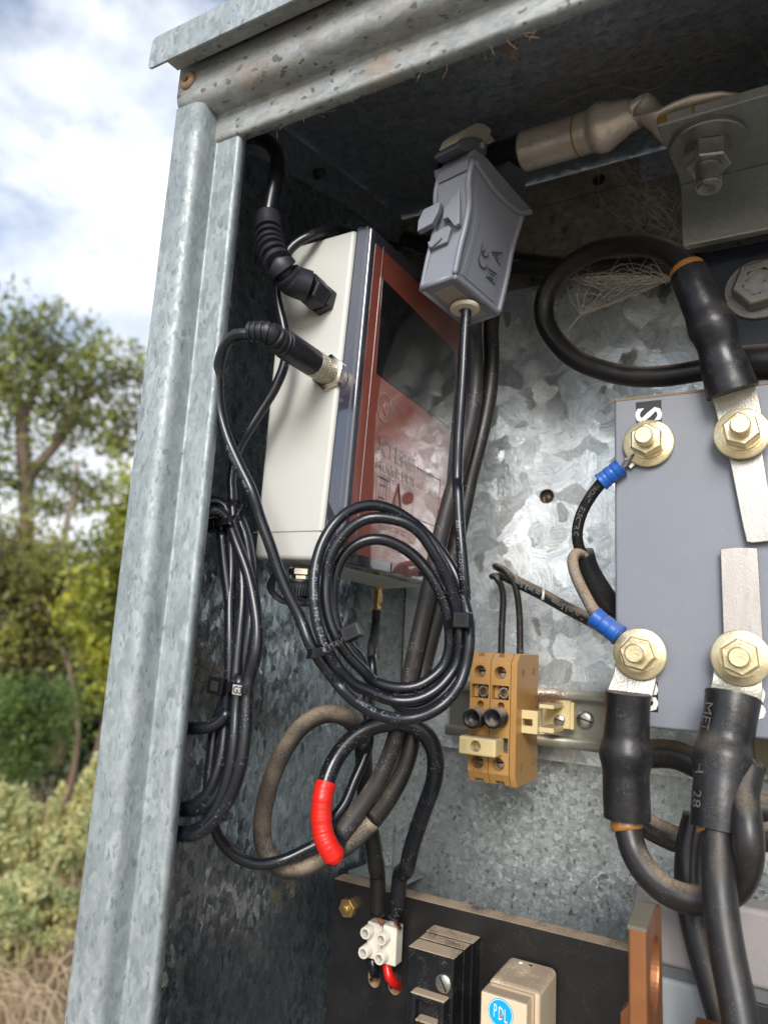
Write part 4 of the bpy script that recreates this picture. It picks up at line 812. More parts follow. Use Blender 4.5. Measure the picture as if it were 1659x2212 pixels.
# ------------------------------------------------------------------ sleeved lugs and battery cables
def sleeve(pts, rs, name, label, step=.0012, seg=30, flat=1.0):
    q = cr(pts, step); n = len(q); ks = len(rs) - 1
    def rr(t):
        u = t * ks; j = min(int(u), ks - 1); a = u - j; a = a * a * (3 - 2 * a); return rs[j] * (1 - a) + rs[j + 1] * a
    return q, rr
def lugtab(pts, w_, th, m, par, hole=None, name='lug_tab'):
    """flat tab from the sleeve to the bolt, lying against the board"""
    q = cr(pts, .002); bm = bmesh.new(); prev = None
    for i, p in enumerate(q):
        T = (q[min(i + 1, len(q) - 1)] - q[max(i - 1, 0)]).normalized(); s = T.cross(V((0, 1, 0))).normalized(); n = s.cross(T); t = i / (len(q) - 1); ww = w_[0] * (1 - t) + w_[1] * t
        if t > .8: ww *= math.sqrt(max(.05, 1 - ((t - .8) / .2) ** 2 * .9))
        r = [p + s * ww - n * th, p + s * ww + n * th, p - s * ww + n * th, p - s * ww - n * th]; r = [bm.verts.new(v) for v in r]
        if prev:
            for k in range(4): bm.faces.new([prev[k], prev[(k + 1) % 4], r[(k + 1) % 4], r[k]])
        else: bm.faces.new(r)
        prev = r
    bm.faces.new(prev); return obj(name, bm, m, par, bevel=.0005)
def battery(name, label, cpts, r, spts, srs, tab, tabw, amb, m=BATT, text=None):
    t = thing(name, label, 'battery cable', spts[0])
    q = cr(cpts, .003); c = obj('cable', tube(q, r, 22), m, t, smooth=True)
    sq_, rr = sleeve(spts, srs, '', '')
    so_ = obj('heat_shrink', tube(sq_, rr, 32), SHR, t, smooth='auto')
    for p in c.data.polygons: p.use_smooth = True
    obj('sleeve_lip', tube([sq_[0] + (sq_[1] - sq_[0]).normalized() * -.0002, sq_[0] + (sq_[1] - sq_[0]).normalized() * .0008], srs[0] * 1.015, 32), SHR, so_, smooth='auto')
    if amb: obj('resin', tube(cr(amb[0], .001), amb[1], 24), AMB, t, smooth=True)
    lugtab(tab, tabw, .0016, LUGF, t)
    if text: tube_text('printed_text', text[0], sq_, text[1], text[2], text[3], PRINTF, so_, off=text[4])
    return t
Yd = .376
battery('upper_loop_cable', 'thick dusty black cable looped in a ring above the grey board', 
    [A('d5', 1180, 420, .372), A('d5', 1125, 320, .374), A('d5', 1030, 215, .378), A('d5', 890, 165, .384), A('d5', 740, 157, .390), A('d5', 570, 185, .396), A('d5', 400, 265, .402), A('d5', 272, 375, .408), A('d5', 206, 510, .412), A('d5', 208, 650, .414), A('d5', 275, 775, .415), A('d5', 410, 900, .415), A('d5', 570, 968, .414), A('d5', 760, 1010, .413), A('d5', 980, 1010, .412), A('d5', 1180, 980, .411), A('d5', 1420, 935, .410), A('d5', 1700, 915, .409)], .0061,
    [A('d5', 1142, 345, .370), A('d5', 1195, 470, .369), A('d5', 1250, 600, .369), A('d5', 1310, 735, .370), A('d5', 1345, 860, .372), A('d5', 1385, 985, .374), A('d5', 1425, 1115, .376)], [.0092, .0095, .0098, .0116, .0098, .0112, .0122],
    [A('d5', 1420, 1100, YBD - .006), A('q4', 1520, 260, YBD - .0045), A('q4', 1535, 330, YBD - .0042), A('q4', 1548, 400, YBD - .0042), A('q4', 1565, 470, YBD - .0042)], (.0100, .0098), ([A('d5', 1128, 318, .3705), A('d5', 1150, 365, .3695)], .0089))
battery('thick_exit_cable', 'thicker black cable leaving the frame behind the upper sleeve, brown dust along its top', [A('d5', 1430, 935, .405), A('d5', 1540, 925, .402), A('d5', 1700, 915, .400), A('d5', 1950, 900, .398)], .0096, [A('d5', 1900, 903, .398), A('d5', 2000, 897, .398)], [.0102, .0102], [A('d5', 2000, 897, .398), A('d5', 2060, 895, .398), A('d5', 2100, 890, .398)], (.008, .008), None)
battery('lower_left_cable', 'thick cable with a plain black sleeve under the lower left bolt',
    [A('d2', 385, 1700, .372), A('d3', 385, 130, .371), A('d3', 412, 260, .369), A('d3', 455, 400, .367), A('d3', 540, 545, .364), A('d3', 670, 685, .362), A('d3', 850, 790, .360), A('d3', 1060, 825, .360), A('d3', 1240, 790, .358), A('d3', 1380, 690, .352), A('d3', 1460, 520, .346), A('d3', 1480, 330, .343), A('d3', 1465, 130, .345), A('d3', 1440, -120, .352), A('d3', 1500, -400, .36)], .0062,
    [A('d2', 395, 700, YBD - .0135), A('d2', 388, 900, YBD - .0130), A('d2', 380, 1090, .372), A('d2', 378, 1260, .372), A('d2', 376, 1390, .372), A('d2', 380, 1600, .372), A('d2', 388, 1830, .372)], [.0106, .0105, .0108, .0127, .0108, .0109, .0108],
    [A('d2', 390, 760, YBD - .008), A('d2', 440, 620, YBD - .0045), A('d2', 470, 480, YBD - .0022), A('q4', 1106, 1350, YBD - .0026), A('q4', 1100, 1290, YBD - .0026)], (.0104, .0100), ([A('d2', 400, 1820, .372), A('d3', 378, 130, .371), A('d3', 388, 190, .3705)], .0073))
battery('lower_right_cable', 'thick cable under the lower right bolt, faded white lettering on its sleeve',
    [A('d2', 1200, 1850, .352), A('d3', 1200, 200, .349), A('d3', 1200, 420, .344), A('d3', 1215, 700, .338), A('d3', 1245, 1000, .333), A('d3', 1300, 1350, .327), A('d3', 1370, 1700, .322), A('d3', 1430, 2050, .318), A('d3', 1480, 2500, .315)], .0067,
    [A('d2', 1340, 725, YBD - .019), A('d2', 1315, 900, YBD - .021), A('d2', 1280, 1090, YBD - .022), A('d2', 1255, 1290, YBD - .025), A('d2', 1240, 1450, YBD - .028), A('d2', 1222, 1700, YBD - .031), A('d2', 1210, 1935, YBD - .033)], [.0116, .0112, .0114, .0131, .0113, .0114, .0113],
    [A('d2', 1340, 800, YBD - .013), A('d2', 1375, 640, YBD - .0075), A('d2', 1385, 520, YBD - .0060), A('q4', 1540, 1366, YBD - .0060), A('q4', 1535, 1300, YBD - .0060)], (.0108, .0100), ([A('d2', 1212, 1900, .352), A('d3', 1200, 190, .351), A('d3', 1200, 240, .350)], .0082),
    text=('MET   CSH   28', .0118, .006, .0070, -.85))
cable('crossing_cable', 'thick black cable slanting down between the two lower sleeves', 'cable', [A('d3', 1010, 60, .395), A('d3', 960, 250, .392), A('d3', 935, 450, .390), A('d3', 930, 640, .388), A('d3', 955, 880, .386), A('d3', 1015, 1150, .382), A('d3', 1100, 1450, .376), A('d3', 1190, 1750, .370), A('d3', 1290, 2080, .364)], .0060, BATT)
cable('rear_loop_cable', 'black cable arching behind the two lower sleeves just under the grey board', 'cable', [A('d2', 300, 1330, .420), A('d2', 450, 1262, .42), A('d2', 620, 1245, .42), A('d2', 800, 1252, .42), A('d2', 960, 1310, .419), A('d2', 1120, 1400, .418), A('d2', 1300, 1560, .417), A('d2', 1500, 1720, .416), A('d2', 1750, 1760, .416)], .0074, BATT)
cable('rear_swag_cable', 'dusty black cable sagging to the right behind the lower sleeves', 'cable', [A('d3', 420, 40, .405), A('d3', 540, 130, .402), A('d3', 680, 210, .400), A('d3', 850, 280, .398), A('d3', 1050, 315, .398), A('d3', 1300, 330, .398), A('d3', 1500, 280, .398), A('d3', 1750, 230, .398)], .0062, BATT)
cable('rear_top_cable', 'thick black cable running level behind the looped cable, above the spangled plate', 'cable', [A('d5', -700, 130, .445), A('d5', -450, 190, .445), A('d5', -200, 240, .444), A('d5', 100, 285, .443), A('d5', 400, 315, .442), A('d5', 700, 318, .442), A('d5', 1000, 305, .442), A('d5', 1400, 280, .442), A('d5', 2100, 250, .442)], .0078, BATT)
# ------------------------------------------------------------------ small leads with blue crimps
def crimp(t, p0, p1, r, m=BLUE):
    q = cr([p0, p0.lerp(p1, .5), p1], .0005); n = len(q)
    def rr(u):
        return r * (1.06 if u < .1 or u > .93 else (.93 if .28 < u < .36 or .58 < u < .66 else 1.0))
    return obj('blue_crimp', tube(q, rr, 26, flat=.86), m, t, smooth=True)
YC = YBD - .004
ld = thing('upper_crimp_lead', 'short black lead with a blue crimp, curving down from the bolt below S1', 'lead', A('q4', 930, 610, .384))
q = cr([A('q4', 1010, 545, YC), A('q4', 960, 590, YC), A('q4', 900, 660, .386), A('q4', 855, 740, .39), A('q4', 836, 810, .394), A('q4', 838, 870, .398), A('q4', 862, 930, .404), A('q4', 905, 1010, .41), A('q4', 960, 1090, .414)], .002)
obj('wire', tube(q, .0031, 16), BLKD, ld, smooth=True)
tube_text('printed_text', 'PROHT   ELECTRIC', q, .0031, .0120, .0040, PRINTG, ld, off=-.2)
crimp(ld, A('q4', 935, 610, YC), A('q4', 1025, 540, YC), .0055)
bm = bmesh.new()
for k in range(7):
    a_ = A('q4', 1022 + k * 3, 548 - k * 5, YC - .0015 + .0006 * (k % 2)); b2 = A('q4', 1062 + k * 4, 520 - k * 7 + 6, YC + .001); tube([a_, b2], .0007, 6, bm)
obj('bare_strands', bm, STEELD, ld, smooth=True)
obj('ring_terminal', prism([A('q4', 1035, 515, YC + .001), A('q4', 1065, 550, YC + .001), A('q4', 1120, 500, YBD - .001), A('q4', 1085, 460, YBD - .001)], (0, .001, 0)), LUGF, ld, bevel=.0002)
l2 = thing('lower_crimp_lead', 'dusty grey-brown lead with a blue crimp at the lower left bolt', 'lead', A('d1', 1400, 780, .382))
q = cr([A('d1', 1420, 800, YC - .001), A('d1', 1340, 720, YC - .001), A('d1', 1265, 590, .382), A('d1', 1200, 460, .386), A('d1', 1150, 330, .390), A('d1', 1142, 250, .393), A('d1', 1170, 205, .396), A('d1', 1215, 215, .401), A('d1', 1262, 262, .408)], .002)
obj('wire', tube(q, .0031, 16), BLKDD, l2, smooth=True)
tube_text('printed_text', 'ELECTRIC   CABLE', q, .0031, A('d1', 1150, 260, .393), .0048, PRINT, l2, off=-.5, rev=True)
crimp(l2, A('d1', 1320, 725, YC - .001), A('d1', 1525, 880, YC - .002), .0062)
obj('ring_terminal', prism([A('d1', 1500, 840, YC), A('d1', 1590, 930, YBD - .003), A('d1', 1560, 980, YBD - .003), A('d1', 1470, 900, YC)], (0, .001, 0)), LUGF, l2, bevel=.0002)
cable('open_sleeve', 'open-ended black sleeve slanting down behind the left edge of the grey board', 'sleeve', [A('d1', 1222, 185, .404), A('d1', 1262, 320, .408), A('d1', 1340, 460, .412), A('d1', 1460, 640, .418), A('d1', 1600, 830, .424)], .0062, SHR, seg=22)
# sheathed twin lead behind the tan terminals
Ys = .432
tw = thing('sheathed_lead', 'black sheathed lead printed in grey, slanting above the tan terminals, one pale wire wrapped round', 'lead', A('d1', 900, 540, Ys))
q = cr([A('d1', 560, 372, Ys - .004), A('d1', 640, 412, Ys - .003), A('d1', 760, 475, Ys - .004), A('d1', 900, 545, Ys - .006), A('d1', 1060, 635, Ys - .010), A('d1', 1220, 720, Ys - .016), A('d1', 1370, 800, Ys - .022), A('d1', 1520, 880, Ys - .026), A('d1', 1700, 960, Ys - .028)], .003)
obj('sheath', tube(q, .0043, 20, flat=.85), mat('sheath_black', (.016, .016, .018), .45, var=.2, dust=.8, speck=.3), tw, smooth=True)
tube_text('printed_text', '7.m/m3.5mm    7.m/m3.5mm    7.m/m3.5mm', q, .0043, .0020, .0050, PRINTG, tw, rev=True, off=.1)
obj('wire_wrap', tube(cr([A('d1', 898, 498, .421), A('d1', 901, 530, .4195), A('d1', 893, 585, .4195)], .001), .0009, 8), mat('silver_wire', (.6, .58, .55), .4, .3), tw, smooth=True)
for k, (pp_, s) in enumerate(((([(553, 1060, .433), (556, 900, .433), (565, 700, .433), (570, 560, .432), (555, 470, .430), (510, 400, .427), (478, 392, .434), (520, 385, .445), (600, 400, .440)]), 0), (([(707, 1060, .431), (708, 880, .431), (703, 700, .430), (685, 540, .428), (650, 420, .426), (590, 345, .424), (520, 308, .428), (515, 318, .440), (600, 360, .442), (680, 420, .438)]), 1))):
    nm = ('left', 'right')[k]
    cable('terminal_wire', ('thin black wire hooked over and dropping into the left tan terminal', 'thin black wire dropping into the right tan terminal, its bend higher than its neighbour')[k], 'wire', [A('d1', x, y, Y) for x, y, Y in pp_], .0021, BLKD, group=None, seg=16)

# ------------------------------------------------------------------ the two dusty power cables and the red-taped loop
YA = .345
da = thing('taped_cable', 'speckled black cable bound with red tape, ending in the right-hand white terminal', 'cable', A('c6', 60, 1100, .33))
p1 = [A('d6', 1120, -200, .40), A('d6', 1060, 60, .375), A('d6', 1040, 260, .362), A('d6', 1055, 560, .360), A('d6', 1045, 850, .358), A('d6', 1000, 1120, .356), A('d6', 930, 1400, .352), A('d6', 860, 1650, .350), A('d6', 790, 1900, .348), A('c4', 1110, 480, .347), A('c4', 1060, 720, .346), A('c4', 1010, 950, .345), A('c4', 955, 1200, .344), A('c4', 900, 1450, .343), A('c4', 850, 1680, .343),
      A('c6', 760, 250, .342), A('c6', 690, 500, .341), A('c6', 620, 720, .340), A('c6', 540, 900, .338), A('c6', 420, 1090, .335), A('c6', 290, 1270, .331), A('c6', 200, 1400, .327), A('c6', 170, 1480, .322), A('c6', 150, 1560, .316), A('c6', 110, 1500, .3125), A('c6', 65, 1380, .3115), A('c6', 50, 1200, .3115), A('c6', 60, 1050, .312), A('c6', 90, 930, .314)]
p2 = [A('c6', 150, 780, .318), A('c6', 250, 630, .322), A('c6', 380, 520, .326), A('c6', 520, 455, .330), A('c6', 700, 430, .334), A('c6', 830, 465, .338), A('c6', 930, 540, .342), A('c6', 995, 660, .346), A('c6', 1010, 800, .350), A('c6', 990, 950, .354), A('c6', 930, 1120, .360), A('c6', 870, 1290, .366), A('c6', 810, 1480, .373), A('c6', 760, 1680, .379), A('c7', 720, 200, .385), A('c7', 695, 380, .3885), A('c7', 682, 520, .3905), A('c7', 672, 555, .3915)]
q = cr(p1 + p2, .003)
sgi = min(range(len(q)), key=lambda i: (q[i] - A('c6', 90, 930, .314)).length)
obj('cable', tube(q[:sgi - 14], .0045, 20), mat('speckled_cable', (.028, .026, .027), .5, var=.3, speck=1.3, speck_s=420, scol=(.45, .4, .37), dust=.6, stain=.3, stcol=(.06, .05, .045), sts=60), da, smooth=True)
obj('cable', tube(q[sgi - 16:], .0045, 20), mat('black_cable_specked', (.009, .010, .014), .27, var=.2, speck=.8, speck_s=380, scol=(.42, .38, .35)), da, smooth=True)
tq = [A('c6', 90, 935, .314), A('c6', 62, 1050, .3118), A('c6', 50, 1200, .3110), A('c6', 66, 1370, .3110), A('c6', 110, 1480, .3118), A('c6', 160, 1560, .314), A('c6', 182, 1612, .3155)]
tq = cr(tq, .0004); nt_ = len(tq)
def trr(i):
    t = i / (nt_ - 1); k = (t * 7.3 + .35 * math.sin(t * 9)) % 1
    r = .0051 + .00022 * k + .00022 * mnoise.noise(V((t * 23, 1, 4)))
    if t > .9: r *= 1 - .55 * ((t - .9) / .1) ** 1.5
    return r
obj('red_tape', tube(tq, [trr(i) for i in range(nt_)], 28), REDT, da, smooth='auto')
db = thing('looped_power_cable', 'dusty tan-coated cable looping wide left of the red tape, ending in the left-hand white terminal', 'cable', A('c5', 850, 1300, .31))
p3 = [A('d6', 1270, -250, .41), A('d6', 1215, 60, .385), A('d6', 1190, 260, .375), A('d6', 1195, 520, .373), A('d6', 1178, 800, .371), A('d6', 1130, 1080, .369), A('d6', 1070, 1330, .367), A('d6', 1010, 1560, .365), A('d6', 960, 1800, .363), A('d6', 915, 2000, .361), A('c4', 1180, 800, .359), A('c4', 1110, 1050, .357), A('c4', 1040, 1300, .355), A('c4', 980, 1550, .354),
      A('c6', 870, 230, .352), A('c6', 825, 460, .350), A('c6', 790, 680, .348), A('c6', 720, 880, .346), A('c6', 610, 1080, .343), A('c6', 480, 1260, .340), A('c6', 350, 1400, .336), A('c6', 230, 1490, .331), A('c6', 100, 1560, .326), A('c6', 0, 1610, .322), A('c5', 1220, 1655, .318), A('c5', 1080, 1665, .315), A('c5', 960, 1600, .312), A('c5', 895, 1470, .310), A('c5', 880, 1280, .309), A('c5', 915, 1060, .309), A('c5', 985, 840, .310), A('c5', 1080, 640, .312), A('c5', 1200, 480, .315), A('c5', 1340, 385, .319), A('c5', 1470, 358, .323), A('c5', 1590, 395, .328),
      A('c6', 330, 460, .334), A('c6', 385, 570, .340), A('c6', 405, 720, .346), A('c6', 412, 900, .352), A('c6', 425, 1080, .358), A('c6', 455, 1280, .364), A('c6', 490, 1480, .371), A('c6', 515, 1680, .378), A('c7', 515, 120, .383), A('c7', 525, 300, .3875), A('c7', 525, 460, .390), A('c7', 522, 545, .391)]
q2 = cr(p3, .003)
i1 = min(range(len(q2)), key=lambda i: (q2[i] - A('c6', 480, 1260, .340)).length); i2 = min(range(len(q2)), key=lambda i: (q2[i] - A('c6', 385, 570, .340)).length)
obj('cable', tube(q2[:i1 + 1], .0046, 20), BLKD, db, smooth=True); obj('cable', tube(q2[i1:i2 + 1], .0046, 20), BLKDD, db, smooth=True); obj('cable', tube(q2[i2:], .0046, 20), BLKD, db, smooth=True)

# ------------------------------------------------------------------ DIN rail with its end stop and screw
Yr = .4395
ra, rb_ = at(962, 1577, Yr), at(1307, 1500, Yr)
rz1 = at(1170, 1485, Yr).z; rz0 = at(1170, 1611, Yr).z
rail = thing('mounting_rail', 'zinc-plated steel mounting rail with rusty cut ends below the spangled plate', 'rail', V((ra.x, Yr, rz0)))
def hat(x0, x1, m, nm, t=.0011):
    P = [(Yr, rz1), (Yr, rz1 - .0055), (Yr + .0068, rz1 - .0055), (Yr + .0068, rz0 + .0055), (Yr, rz0 + .0055), (Yr, rz0)]
    P = arc_poly(P, [0, .0012, .0012, .0012, .0012, 0], 3)
    return solid(obj(nm, fold(P, lambda p, s: V((s, p[0], p[1])), x0, x1, t), m, rail, smooth='auto'), t, 0)
hat(ra.x, rb_.x, RAIL, 'rail'); hat(rb_.x, rb_.x + .0007, RUST, 'cut_end', .0016)
obj('rail_foot', BX((ra.x + .004, Yr + .0078, rz0 + .007), (rb_.x - .004, YP - .0002, rz1 - .007)), G_BR, rail)
sp_ = A('d1', 1249, 1572, Yr + .0056)
rs = thing('rail_screw', 'slotted steel pan-head screw fixing the mounting rail', 'screw', sp_)
hd_ = obj('head', lathe(sp_, on, [(0, .0050), (.0012, .0051), (.0024, .0044), (.0029, .0028), (.0030, .001)], 30), STEEL, rs, smooth=True)
obj('slot', prism([sp_ + V((-.0046, -.0022, .0016)), sp_ + V((.0046, -.0022, -.0006)), sp_ + V((.0046, -.0022, -.0015)), sp_ + V((-.0046, -.0022, .0007))], (0, -.0009, 0)), HOLE, rs)
# ------------------------------------------------------------------ terminal blocks
Yt = .3982
def TF(x, y): return A('d1', x, y, Yt)
xL, xM, xR, xE = TF(297, 1250).x, TF(464, 1250).x, TF(632, 1250).x, TF(683, 1250).x
zT, zB = TF(500, 1100).z, TF(500, 2020).z
tY1 = .4385
def tblock(x0, x1, label, plugs):
    t = thing('terminal_block', label, 'terminal block', V((x0, Yt, zB)), 'tan terminal blocks on the rail')
    P = [V((x0, Yt, zT)), V((x0, Yt, zB)), V((x0, Yt + .004, zB - .0062)), V((x0, tY1, zB - .0062)), V((x0, tY1, zT + .0052)), V((x0, Yt + .0055, zT + .0052))]
    hbm = prism(P, (x1 - x0 - .0003, 0, 0)); bmesh.ops.recalc_face_normals(hbm, faces=hbm.faces); bmesh.ops.bevel(hbm, geom=hbm.edges[:], offset=.00035, segments=2, affect='EDGES', profile=.5)
    h = obj('housing', hbm, TAN, t)
    xc = (x0 + x1) / 2 - .0002
    cs = []
    def cy(z, r, d=.012, dx=0.0): cs.append(lathe(V((xc + dx, Yt - .002, z)), (0, 1, 0), [(0, r), (d, r)], 24))
    zh1, zh2 = TF(470, 1180).z, TF(470, 1935).z
    cy(zh1, .0036); cy(zh2, .0036); cy(TF(470, 1452).z, .0021, .007, .0008)
    zs0, zs1 = TF(470, 1285).z, TF(470, 1402).z
    cs.append(BX((x0 + .0010, Yt - .002, zs1), (x1 - .0010, Yt + .008, zs0)))
    zr0, zr1 = TF(560, 1722).z, TF(560, 1845).z
    cs.append(BX((x0 + .003, Yt - .002, zr1), (x1 - .0008, Yt + .008, zr0)))
    cs.append(BX((x0 + .0035, Yt + .0012, zT + .0030), (x1 - .0035, Yt + .0135, zT + .009)))
    cs.append(BX((x0 + .0035, Yt - .001, zB - .0080), (x1 - .0035, Yt + .0100, zB - .0038)))
    cut(h, cs)
    for z in (zh1, zh2):
        s = obj('clamp_screw', lathe(V((xc, Yt + .0085, z)), on, [(0, .0034), (.0008, .0034), (.001, .003)], 20), STEEL, t, smooth='auto')
        obj('slot', prism([V((xc - .0031, Yt + .0074, z + .0004)), V((xc + .0031, Yt + .0074, z + .0010)), V((xc + .0031, Yt + .0074, z + .0001)), V((xc - .0031, Yt + .0074, z - .0005))], (0, .0003, 0)), HOLE, s)
    zt_ = (zs0 + zs1) / 2
    obj('test_socket', lathe(V((xc + .0018, Yt + .0079, zt_)), on, [(0, .0032), (.0062, .0032), (.0064, .0030), (.0064, .0022), (.001, .0022)], 26, cap=False), STEEL, t, smooth='auto')
    obj('inner_step', BX((x0 + .0012, Yt + .0040, zs1 + .0004), (x0 + .0040, Yt + .0078, zs0 - .0004)), TAN, t, bevel=.0003)
    obj('dark_contact', BX((xc - .003, Yt + .0076, zr1 + .0005), (xc + .004, Yt + .0079, zr0 - .0005)), STEELD, t)
    return t
tblock(xL, xM, 'tan terminal block on the left of the pair, nearer the coiled cable', None)
tb2 = tblock(xM, xR, 'tan terminal block on the right of the pair, against the flat end plate', None)
ep = thing('terminal_end_plate', 'plain tan end plate with four dimples, closing the right side of the terminal pair', 'end plate', V((xR, Yt, zB)))
P = [V((xR, Yt - .0002, zT)), V((xR, Yt - .0002, zB)), V((xR, Yt + .004, zB - .0066)), V((xR, .4405, zB - .0066)), V((xR, .4405, zT + .0056)), V((xR, Yt + .0055, zT + .0056))]
epo = obj('plate', prism(P, (xE - xR, 0, 0)), TAN, ep, bevel=.0005)
for (yy, zz) in ((.409, zT - .005), (.430, zT - .0045), (.409, zB + .004), (.430, zB + .005)):
    bm = lathe(V((xE + .0001, yy, zz)), (1, 0, 0), [(0, .0021), (.0002, .0021), (.0003, .0017), (.0001, .0016)], 20)
    obj('dimple', bm, mat('tan_dark', (.30, .15, .045), .6), epo, smooth=True)
# black round plugs and the cream bridge
for k, (fx, bx_) in enumerate(((262, 385), (430, 552))):
    a, b = A('d1', bx_, 1548, Yt + .001), A('d1', fx, 1562, Yt - .0150)
    b = V((a.x, Yt - .0135, a.z))
    pl = thing('round_plug', ('round black test plug in the left tan terminal, hollow end facing out', 'round black test plug in the right tan terminal, hollow end facing out')[k], 'plug', a, 'round black plugs')
    L_ = .0135
    obj('barrel', lathe(a, on, [(0, .0042), (.0018, .0052), (.0045, .0056), (.006, .0048), (.0085, .0042), (.0105, .0046), (.012, .0055), (L_, .0057), (L_ + .0006, .0052), (L_ + .0004, .0038), (L_ - .0025, .0034), (L_ - .003, .0006)], 34), PLUGB, pl, smooth=True)
cbf = thing('bridge_plug', 'cream plastic bridge plug with one round hole, below the two black plugs', 'plug', A('d1', 350, 1790, Yt))
f0, f1 = A('d1', 350, 1790, Yt), None
zc = A('d1', 545, 1800, Yt).z
xa, xb = A('d1', 395, 1790, Yt).x, A('d1', 590, 1790, Yt).x
fo_ = A('d1', 203, 1690, Yt - .0115); fo2 = A('d1', 503, 1895, Yt - .0115)
cbo = obj('housing', BX((fo_.x, Yt - .0115, fo2.z + .0002), (fo2.x, Yt + .0035, fo_.z - .0006), .0012, 3), CREAM, cbf)
hc_ = A('d1', 341, 1790, Yt - .0115)
cut(cbo, [lathe(hc_ + V((0, -.002, 0)), (0, 1, 0), [(0, .0031), (.009, .0031)], 26)])
flat_text('moulded_text', '062', V((fo_.x + .0034, Yt - .0116, (fo_.z + fo2.z) / 2)), (0, 0, 1), (-1, 0, 0), .0038, mat('cream_moulded', (.50, .40, .2), .5), cbo, .0001, center=True)
# cream end stop on the rail
es = thing('end_stop', 'cream plastic end stop with a small screw, on the rail right of the tan terminals', 'end stop', A('d1', 1000, 1600, Yr))
def ES(x0, y0, x1, y1, Ya, Yb, name='arm', par=None, bev=.0006):
    a, b = A('d1', x0, y0, Ya), A('d1', x1, y1, Ya); return obj(name, BX((a.x, Ya, b.z), (b.x, Yb, a.z)), CREAM, par or es, bevel=bev)
es_b = ES(890, 1395, 1118, 1655, .4330, .4392, 'base', bev=.0009)
ES(862, 1440, 985, 1490, .4120, .4335); ES(862, 1630, 985, 1690, .4120, .4335)
fk = ES(722, 1490, 850, 1695, .4080, .4125, 'fork')
a, b = A('d1', 752, 1565, .4080), A('d1', 806, 1628, .4080)
cut(fk, [BX((b.x - .0058, .405, b.z), (b.x + .0002, .420, a.z))])
ES(1118, 1430, 1150, 1660, .4340, .4392, 'clip')
ps = A('d1', 1038, 1575, .4325)
obj('screw', lathe(ps + V((0, .0005, 0)), on, [(0, .0030), (.0030, .0030), (.0034, .0025)], 22), STEEL, es, smooth='auto')
obj('screw_slot', prism([ps + V((-.0024, -.0030, .0010)), ps + V((.0024, -.0030, .0000)), ps + V((.0024, -.0030, -.0007)), ps + V((-.0024, -.0030, .0003))], (0, -.0003, 0)), HOLE, es)
bm = bmesh.new(); random.seed(3)
for i in range(150):
    c = A('d1', random.gauss(960, 55), random.gauss(1405, 25), .428 + random.random() * .008); a_ = random.random() * 6.28; r = random.uniform(.0012, .004)
    pts = [c + V((math.cos(a_ + t) * r, random.uniform(-.001, .001), math.sin(a_ + t) * r * .7)) for t in (0, .9, 1.8, 2.7)]
    tube(cr(pts, .001), .00011, 4, bm)
tag(obj('fluff_tuft', bm, FLUFF), 'tangle of brown fluff and hairs on top of the cream end stop', 'fluff')
bm = bmesh.new()
for i in range(22):
    c = A('d1', random.gauss(345, 28), random.gauss(1950, 22), Yt - .0008); a_ = random.random() * 6.28; r = random.uniform(.0008, .0026)
    tube(cr([c + V((math.cos(a_ + t) * r, random.uniform(-.001, .0005), math.sin(a_ + t) * r)) for t in (0, .9, 1.8, 2.7)], .001), .00010, 4, bm)
tag(obj('fluff_wisp', bm, FLUFF), 'wisp of brown fluff caught in the bottom left screw hole of the tan terminals', 'fluff')

# ------------------------------------------------------------------ black mounting panel and what is on it
YQ = .41
ql, qr = at(722, 1897, YQ), at(1361, 2056, YQ)
qz = (ql.z + qr.z) / 2
pn = tag(obj('mounting_backboard', BX((ql.x, YQ, -.40), (.30, YQ + .0118, qz)), PANEL), 'matt black mounting panel with a dusty raw top edge, across the bottom of the cabinet', 'panel')
h1c, h2c = A('c7', 497, 1085, YQ), A('c7', 668, 1135, YQ)
def blob(c, rx, rz):
    return prism([c + V((math.cos(t) * rx * (1 + .06 * math.sin(3 * t)), -.003, math.sin(t) * rz)) for t in [2 * math.pi * i / 22 for i in range(22)]], (0, .02, 0))
cut(pn, [blob(h1c, .0037, .0048), blob(h2c, .0041, .0053)])
md = pn.modifiers.new('bevel', 'BEVEL'); md.width = .0005; md.segments = 2; md.limit_method = 'ANGLE'; md.angle_limit = math.radians(60)
RAW = mat('raw_board', (.34, .21, .11), .85, var=.3, vs=500)
for c, rx, rz in ((h1c, .0037, .0048), (h2c, .0041, .0053)):
    bm = bmesh.new(); n = 30; rg_ = []
    for (d, k) in ((-.0002, 1.12), (.0004, .985), (.011, .985)):
        rg_.append([bm.verts.new(c + V((math.cos(2 * math.pi * i / n) * rx * k * (1 + .05 * math.sin(5 * i)), d, math.sin(2 * math.pi * i / n) * rz * k))) for i in range(n)])
    for a, b in zip(rg_, rg_[1:]):
        for i in range(n): bm.faces.new([a[i], a[(i + 1) % n], b[(i + 1) % n], b[i]])
    obj('raw_hole_edge', bm, RAW, pn, smooth=True)
bc = A('c7', 292, 488, YQ)
bb = thing('brass_nut', 'small dull brass nut and bolt end in the top left corner of the black panel', 'nut', bc)
obj('nut', hexnut(bc, on, .0058, .0048, rot=.2), BRASS, bb, bevel=.0003)
obj('stud', lathe(bc + on * .0045, on, [(0, .0030), (.0006, .0030), (.0007, .0024), (.0020, .0024), (.0024, .0019)], 22), BRASS, bb, smooth='auto')
